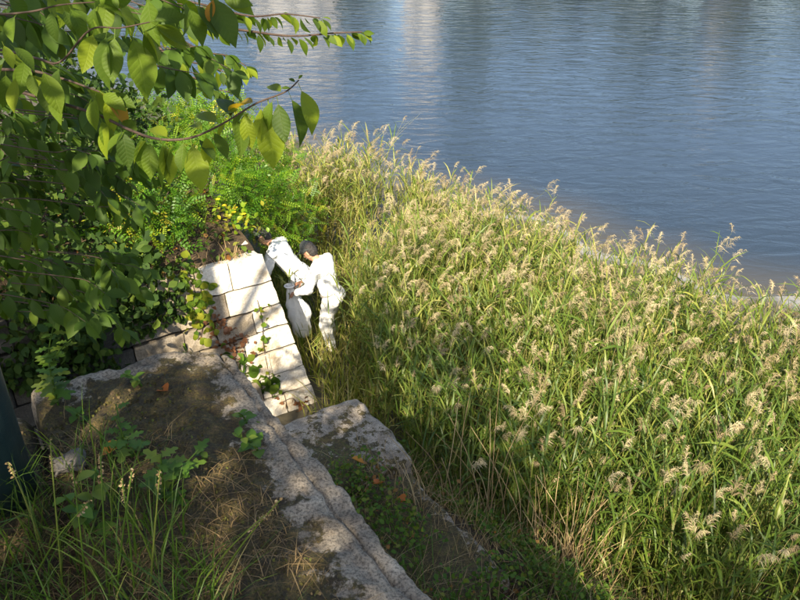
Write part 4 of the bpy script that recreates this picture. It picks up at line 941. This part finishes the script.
# the shaded mass at the left
for k in range(64):
    x = rr.uniform(-30, 100); y = rr.uniform(80, 315); dpt = rr.uniform(2.9, 4.2); ln = rr.uniform(30, 75)
    a_ = rr.uniform(-.2, .9); e = (x + ln * math.cos(a_), y + ln * math.sin(a_) * .8, dpt + rr.uniform(-.3, .2))
    src = LB if y < 140 else (LE if y < 240 else LF)
    twig([(x * .4 - 20, y - 8, dpt + .05), (x, y, dpt), ((x + e[0]) / 2, (y + e[1]) / 2 - 4, dpt), e], .0026, 13, (.065, .10), .9, .25, 2, join=src if k % 3 == 0 else None)
for k in range(22):
    x = rr.uniform(-10, 190); y = rr.uniform(-20, 70); dpt = rr.uniform(2.3, 4.2); ln = rr.uniform(30, 60); a_ = rr.uniform(-.1, .7)
    twig([(x - 20, y - 6, dpt + .05), (x, y, dpt), (x + ln * math.cos(a_), y + ln * math.sin(a_), dpt)], .003, 8, (.08, .115), .8, .25, 2)
# crown outside the frame, above and left; most clumps added to block sun
rs_ = np.random.default_rng(8)
for k, (c, rad, nc) in enumerate([((-6.5, 2.0, 6.9), (1.5, 1.3, 1.2), 110), ((-7.2, .0, 8.4), (1.8, 1.6, 1.3), 110), ((-4.35, 3.4, 4.7), (.95, .6, 1.2), 150), ((-5.6, 3.2, 4.2), (1.0, .6, 1.3), 130), ((-4.35, 2.3, 5.55), (.75, .5, .6), 150), ((-4.6, 1.0, 6.6), (.75, .5, .6), 130), ((-1.78, .9, 7.1), (.36, .35, .75), 90), ((-.42, 1.1, 7.0), (.26, .12, .12), 26)]):
    P, od, ti = clumps(rs_, c, rad, nc, 12, .22, .2)
    px, py, w_ = project(P); ok = ~((w_ > .3) & (px > -40) & (px < 840) & (py > -60) & (py < 640)); P, od, ti = P[ok], od[ok], ti[ok]
    for p_, d, q in zip(P, rand_dirs(rs_, len(P), -.3), rand_dirs(rs_, len(P), 1.0)): rest.append((tuple(loc(p_)), tuple(d), tuple(q), rs_.uniform(.09, .14)))
D = np.array([r_[1] for r_ in rest]); N_ = np.array([r_[2] for r_ in rest]); Sz = np.array([r_[3] for r_ in rest]); P = np.array([r_[0] for r_ in rest])
LT = leaf_template(5, .27, 1, .25, .09, .18)
v, f_, tn = scatter(LT[0], LT[1], frames(D, N_) * Sz[:, None, None], P, np.clip(rs_.normal(.45, .22, len(P)), 0, 1))
tag(link('foliage', np_mesh('foliage', v, f_, M['cherry_foliage'], tn), ct), kind='stuff')
print('cherry leaves', LEAFN[0], len(rest))

# the tree behind the camera whose crown shades the terrace
sb = Vector((-2.6, -4.2, 4.8)); stt = empty('shade_tree', sb); tag(stt, 'broad tree standing on the terrace behind the viewer', 'tree')
tr = smoothpts([(0, 0, -.2), (.05, .05, 1.2), (.0, .2, 2.6), (.2, .4, 4.0)], 6); link('trunk', tube_mesh('trunk', tr, np.linspace(.22, .09, len(tr)), M['bark'], 10), stt)
A = Acc()
for c, rad, nc in [((-.2, .7, 4.35), (1.7, 1.4, .95), 210), ((1.5, .9, 3.95), (1.3, 1.2, .85), 140), ((-2.3, .9, 4.4), (1.4, 1.3, 1.0), 120), ((3.9, .8, 3.2), (1.2, .8, .6), 36)]:
    P, od, ti = clumps(rs_, c, rad, nc, 14, .24, .1); v, f_, tn = foliage(LT, P, rs_, (.10, .16), -.2, 1.0); A.add(v, f_, tn)
tag(link('crown', A.mesh('crown', M['cherry_foliage']), stt), kind='stuff')
for e in [(3.8, .8, 3.2), (-1.2, .8, 4.2), (1.3, .9, 3.7), (-2.2, .9, 4.2), (.3, 1.4, 4.4)]:
    sp = smoothpts([(0, .2, 2.3), (e[0] * .5, e[1] * .6, 3.2), e], 5); link('branch', tube_mesh('branch', sp, np.linspace(.07, .02, len(sp)), M['bark'], 7), stt)

# ------------------------------------------------------------------ foreground: grass, weeds, fallen leaves, posts
rs_ = np.random.default_rng(91)
def terr(px_, py_, z=None): 
    P = at(px_, py_, 4.88); P.z = surf(P.x, P.y) if z is None else z; return P
from mathutils.bvhtree import BVHTree
_vs, _fs = [], []
for o in [c_ for c_ in near.children if c_.name.startswith('cap_stone')] + [bpy.data.objects['terrace_ground']]:
    mw = (Matrix.Translation(near.location) @ o.matrix_local) if o.parent else Matrix(); k = len(_vs)
    _vs += [mw @ v_.co for v_ in o.data.vertices]; _fs += [tuple(k + q for q in p_.vertices) for p_ in o.data.polygons]
BVH = BVHTree.FromPolygons(_vs, _fs)
def surf(x, y):
    h = BVH.ray_cast(Vector((x, y, 6)), Vector((0, 0, -1)))[0]; return h.z if h else TZ
n = 16000; uu = rs_.uniform(-2.2, .30, n); vv_ = rs_.uniform(-.9, 2.0, n)
P = np.stack([uu * U[0] + vv_ * V[0], uu * U[1] + vv_ * V[1], np.full(n, TZ)], 1); px, py, w_ = project(P)
dens = np.clip((py - 395 - (px - 60) * .42) / 150, 0, 1) ** 1.2; keep = rs_.random(n) < dens * 1.0 + .03; P = P[keep]
P[:, 2] = [surf(p_[0], p_[1]) - .004 for p_ in P]
v, f_, tn = blades(P, rs_, (.07, .27), (.0012, .0026), 1.1); tag(link('terrace_grass', np_mesh('terrace_grass', v, f_, M['grass'], tn)), 'long green grass in the shade at the lower left', 'grass', kind='stuff')
n = 20000; uu = rs_.uniform(-1.7, .54, n); vv_ = rs_.uniform(-.4, 2.2, n); P = np.stack([uu * U[0] + vv_ * V[0], uu * U[1] + vv_ * V[1], [surf(*uv(a_, b_)[:2]) for a_, b_ in zip(uu, vv_)]], 1)
cl = np.array([mnoise.noise(Vector((a_ * 3.1, b_ * 3.1, 9))) for a_, b_ in zip(uu, vv_)]); P = P[cl > -.12]
v, f_, tn = blades(P, rs_, (.012, .075), (.0006, .0015), 3.2); tag(link('terrace_dry_grass', np_mesh('terrace_dry_grass', v, f_, M['dry'], tn * .45)), 'matted dry brown grass on the mossy slab', 'grass', kind='stuff')
n = 26000; uu = rs_.uniform(-1.6, .54, n); vv_ = rs_.uniform(.2, 2.24, n); cl = np.array([mnoise.noise(Vector((a_ * 2.3, b_ * 2.3, 19))) for a_, b_ in zip(uu, vv_)]); k = cl > rs_.uniform(-.5, .2, n); uu, vv_ = uu[k], vv_[k]
P = np.stack([uu * U[0] + vv_ * V[0], uu * U[1] + vv_ * V[1], [surf(*uv(a_, b_)[:2]) for a_, b_ in zip(uu, vv_)]], 1)
v, f_, tn = foliage(OVAL, P, rs_, (.004, .014), .5, .8); tag(link('moss_tufts', np_mesh('moss_tufts', v, f_, M['moss'], tn)), 'small moss and herb tufts on the slab', 'moss', kind='stuff')
# a few long seed-bearing grass stems
for k, (x0, y0, x1, y1) in enumerate([(108, 596, 100, 452), (116, 600, 132, 470), (84, 590, 72, 462), (135, 598, 122, 480), (20, 585, 90, 500), (205, 600, 280, 500), (190, 600, 265, 515), (60, 590, 50, 440), (150, 595, 160, 470), (40, 540, 8, 462)]):
    rank = sorted([100, 132, 72, 122, 90, 280, 265, 50, 160, 8]).index(x1)
    a_ = terr(x0, y0); b_ = dp(x1, y1, (a_ - Vector((0, 0, CAMZ))).dot(Vector(FWD)) - .12); t = empty('grass_stem', a_); tag(t, 'long thin grass stem in the lower left grass, tip ' + ORD[rank] + ' from the left', 'grass stem', 'long grass stems in the lower left')
    d = b_ - a_; sp = smoothpts([(0, 0, -.02), d * .5 + Vector((.01, -.01, .03)), d], 5); link('stem', tube_mesh('stem', sp, np.linspace(.0030, .0012, len(sp)), M['grass'], 5, .4 + .05 * k), t)
    n_ = 30; q = np.array([list(d * (.82 + .18 * j / n_)) for j in range(n_)]); v, f_, tn = foliage(OVAL, q, rs_, (.005, .010), .3, .5); link('seed_head', np_mesh('seed_head', v, f_, M['dry'], tn), t)

def lobed_leaf():
    v = [(0, 0, 0)]; out_ = [(-.10, .18), (-.34, .30), (-.16, .42), (-.36, .62), (-.13, .68), (-.16, .88), (0, 1.0), (.16, .88), (.13, .68), (.36, .62), (.16, .42), (.34, .30), (.10, .18)]
    v += [(x, y, -.2 * y * y + .06 * abs(x)) for x, y in out_] + [(0, .5, -.06)]; c = len(v) - 1; n_ = len(out_)
    f_ = [(c, 1 + (k + 1) % n_, 1 + k) for k in range(n_ - 1)] + [(c, 1, 0), (c, 0, n_)]
    return np_mesh('leaf', np.array(v), np.array(f_)[:, ::-1], M['weed_leaf'])
LOB = lobed_leaf(); tv, tf = leaf_template(4, .33, 1, .3, .1, .1); OVM = np_mesh('leaf', tv, tf, M['weed_leaf'])
rr = random.Random(15)
def weed(label, p_, h, n_, ls, lobed=True, lean=(0, 0)):
    t = empty('weed', p_); tag(t, label, 'weed'); nst = 1 if n_ < 14 else 2
    for s_ in range(nst):
        lx, ly = lean[0] + rr.gauss(0, .05), lean[1] + rr.gauss(0, .05); hh = h * (1 - .2 * s_)
        sp = smoothpts([(0, 0, -.02), (lx * .4, ly * .4, hh * .5), (lx, ly, hh)], 4); link('stem', tube_mesh('stem', sp, np.linspace(.004, .0018, len(sp)), M['grass'], 5, .3), t)
        for k in range(n_ // nst):
            q = .22 + .78 * k / (n_ // nst); i_ = min(int(q * (len(sp) - 1)), len(sp) - 1); a_ = k * 2.4 + rr.uniform(-.4, .4); d = Vector((math.cos(a_), math.sin(a_), rr.uniform(-.1, .7))).normalized()
            s = d.cross(Vector((0, 0, 1))).normalized(); n2 = s.cross(d); o = link('leaf', LOB if lobed else OVM, t); o.matrix_local = Matrix.Translation(sp[i_]) @ Matrix((s, d, n2)).transposed().to_4x4() @ Matrix.Scale(ls * rr.uniform(.7, 1.2) * (1.1 - .5 * q), 4)
weed('upright lobed-leaf weed near the far left end of the slab', terr(60, 412), .16, 22, .075)
weed('lobed-leaf weed in the middle of the shaded slab', terr(128, 462), .14, 18, .07)
weed('bushy lobed-leaf weed left of the pale slab edge', terr(166, 505), .17, 24, .075)
weed('small oval-leaf weed near the orange leaf on the slab', terr(145, 392), .07, 8, .045, False)
weed('yellowish weed with small oval leaves low on the slab left', terr(78, 425), .05, 7, .04, False)
weed('oval-leaf weed rising through the grass in the lower left', terr(95, 540), .18, 16, .07, False)
weed('bluish small weed right of the bushy weed on the slab', terr(205, 470), .06, 9, .035, False)
weed('young weed sprouting from the crack at the pale slab edge', at(262, 452, 4.89), .12, 12, .055, False, (.02, -.02))
weed('small weed sprouting higher up on the pale slab edge', at(248, 424, 4.89), .10, 9, .045, False)
weed('leafy weed behind the slab at the far left', dp(48, 372, 3.0), .22, 20, .08)
ol = np_mesh('leaf', *leaf_template(4, .33, 1, -.2, .25, .12), M['orange_leaf'])
for x, y, lab, z in [(160, 389, 'fallen orange leaf near the far end of the slab', 4.905), (101, 455, 'fallen red-orange leaf among the weeds on the slab', 4.93), (384, 482, 'fallen orange leaf on the low wall', 1.66), (398, 497, 'fallen orange leaf on the ledge beside the low wall', 1.62), (365, 464, 'fallen brown leaf on the low wall top', 1.62)]:
    o = link('fallen_leaf', ol); o.location = at(x, y, z); s = .07 if z > 3 else .13; o.scale = (s, s, s); o.rotation_euler = (.25, .2, rr.uniform(0, 6)); tag(o, lab, 'leaf', 'fallen leaves')
# a small stone with a reddish side in the grass
me = rock_box('field_stone', (.11, .09, .06), 40.5, M['dark_stone'], 8, 8, 6, .04, .03, 9); o = link('field_stone', me); o.location = terr(72, 478) + Vector((0, 0, .03)); o.rotation_euler = (.1, .1, .5); tag(o, 'small grey stone in the grass beside the dark post', 'stone')
# posts of a rail at the left edge
def post(label, base, r_, h, mat, cat='post', lean=(0, 0)):
    t = empty('fence_post', base); tag(t, label, cat)
    link('shaft', tube_mesh('shaft', [(0, 0, -.15), (lean[0] * .5, lean[1] * .5, h / 2), (lean[0], lean[1], h)], r_, M[mat], 24), t)
    link('top_cap', tube_mesh('top_cap', [(lean[0], lean[1], h), (lean[0], lean[1], h + .02), (lean[0], lean[1], h + .035)], [r_ * 1.06, r_ * 1.06, r_ * .6], M[mat], 24), t)
b_ = terr(10, 497); post('dark green round fence post at the left edge', b_, .075, 1.05, 'post')
b_ = terr(-22, 640, 4.82); post('blue-grey painted post at the bottom left corner', b_, .045, .9, 'bluepost')

# ------------------------------------------------------------------ the far shore, seen only as reflections
xg, yg, f = grid(-240, 240, 60, 92, 260, 20); zz = np.clip((yg - 95) / 10, -.3, 1.2) + np.clip((yg - 130) * .05, 0, 8)
tag(link('far_shore', np_mesh('far_shore', np.stack([xg, yg, zz], 1), f, M['soil'])), kind='structure')
def far_tree(x, y, h, w, seed, lab):
    r_ = np.random.default_rng(seed); t = empty('far_tree', (x, y, .8)); tag(t, lab, 'tree', 'trees on the far shore')
    P, od, ti = clumps(r_, (0, 0, h * .62), (w, w * .8, h * .40), 70, 14, w * .13, .3); v, f_, tn = foliage(OVAL, P, r_, (w * .16, w * .30), .2, .8, od * .4, np.clip(ti + r_.normal(0, .1, len(P)), 0, 1)); tag(link('crown', np_mesh('crown', v, f_, M['far_leaf'], tn), t), kind='stuff')
    link('trunk', tube_mesh('trunk', [(0, 0, -.5), (0, 0, h * .3), (.3, 0, h * .75)], [w * .1, w * .07, w * .03], M['bark'], 7), t)
k = 0
for x in np.linspace(-75, 85, 26):
    if abs(x - 3) < 4.5 or abs(x - 44) < 3 or abs(x + 14) < 6.5: continue
    far_tree(x + rs_.uniform(-2, 2), 104 + rs_.uniform(-4, 10), rs_.uniform(15, 23), rs_.uniform(4.5, 6.5), 700 + k, 'broad green far-shore tree, ' + ORD[k] + ' from the left, seen mirrored in the water'); k += 1
def building(x, y, w, d_, storeys, lab):
    t = empty('apartment_building', (x, y, 1.0)); tag(t, lab, 'building', 'buildings on the far shore'); h = storeys * 3.0 + .8
    def bx(nm, c, s, mat, par):
        v = np.array([[c[0] + s[0] * a_ / 2, c[1] + s[1] * b__ / 2, c[2] + s[2] * e / 2] for a_ in (-1, 1) for b__ in (-1, 1) for e in (-1, 1)]); f__ = np.array([(0, 1, 3, 2), (4, 6, 7, 5), (0, 4, 5, 1), (2, 3, 7, 6), (0, 2, 6, 4), (1, 5, 7, 3)]); return link(nm, np_mesh(nm, v, f__, M[mat], smooth=False), par)
    bx('wall', (0, 0, h / 2), (w, d_, h), 'far_white', t); bx('roof', (0, 0, h + .2), (w + .6, d_ + .6, .4), 'far_roof', t)
    for s_ in range(storeys):
        for q in range(int(w // 3)):
            wd = bx('window', (-w / 2 + 1.6 + q * 3.0 * (w / (int(w // 3) * 3)), -d_ / 2 - .02, 1.9 + s_ * 3), (1.3, .12, 1.5), 'far_glass', t)
building(-14, 116, 11, 10, 7, 'wide white apartment block mirrored as the pale patch at upper left of the water')
building(3.0, 112, 5, 9, 6, 'white tower block mirrored as the pale streak left of the middle')
building(44, 114, 4, 8, 7, 'narrow white building mirrored as the thin pale streak at right')
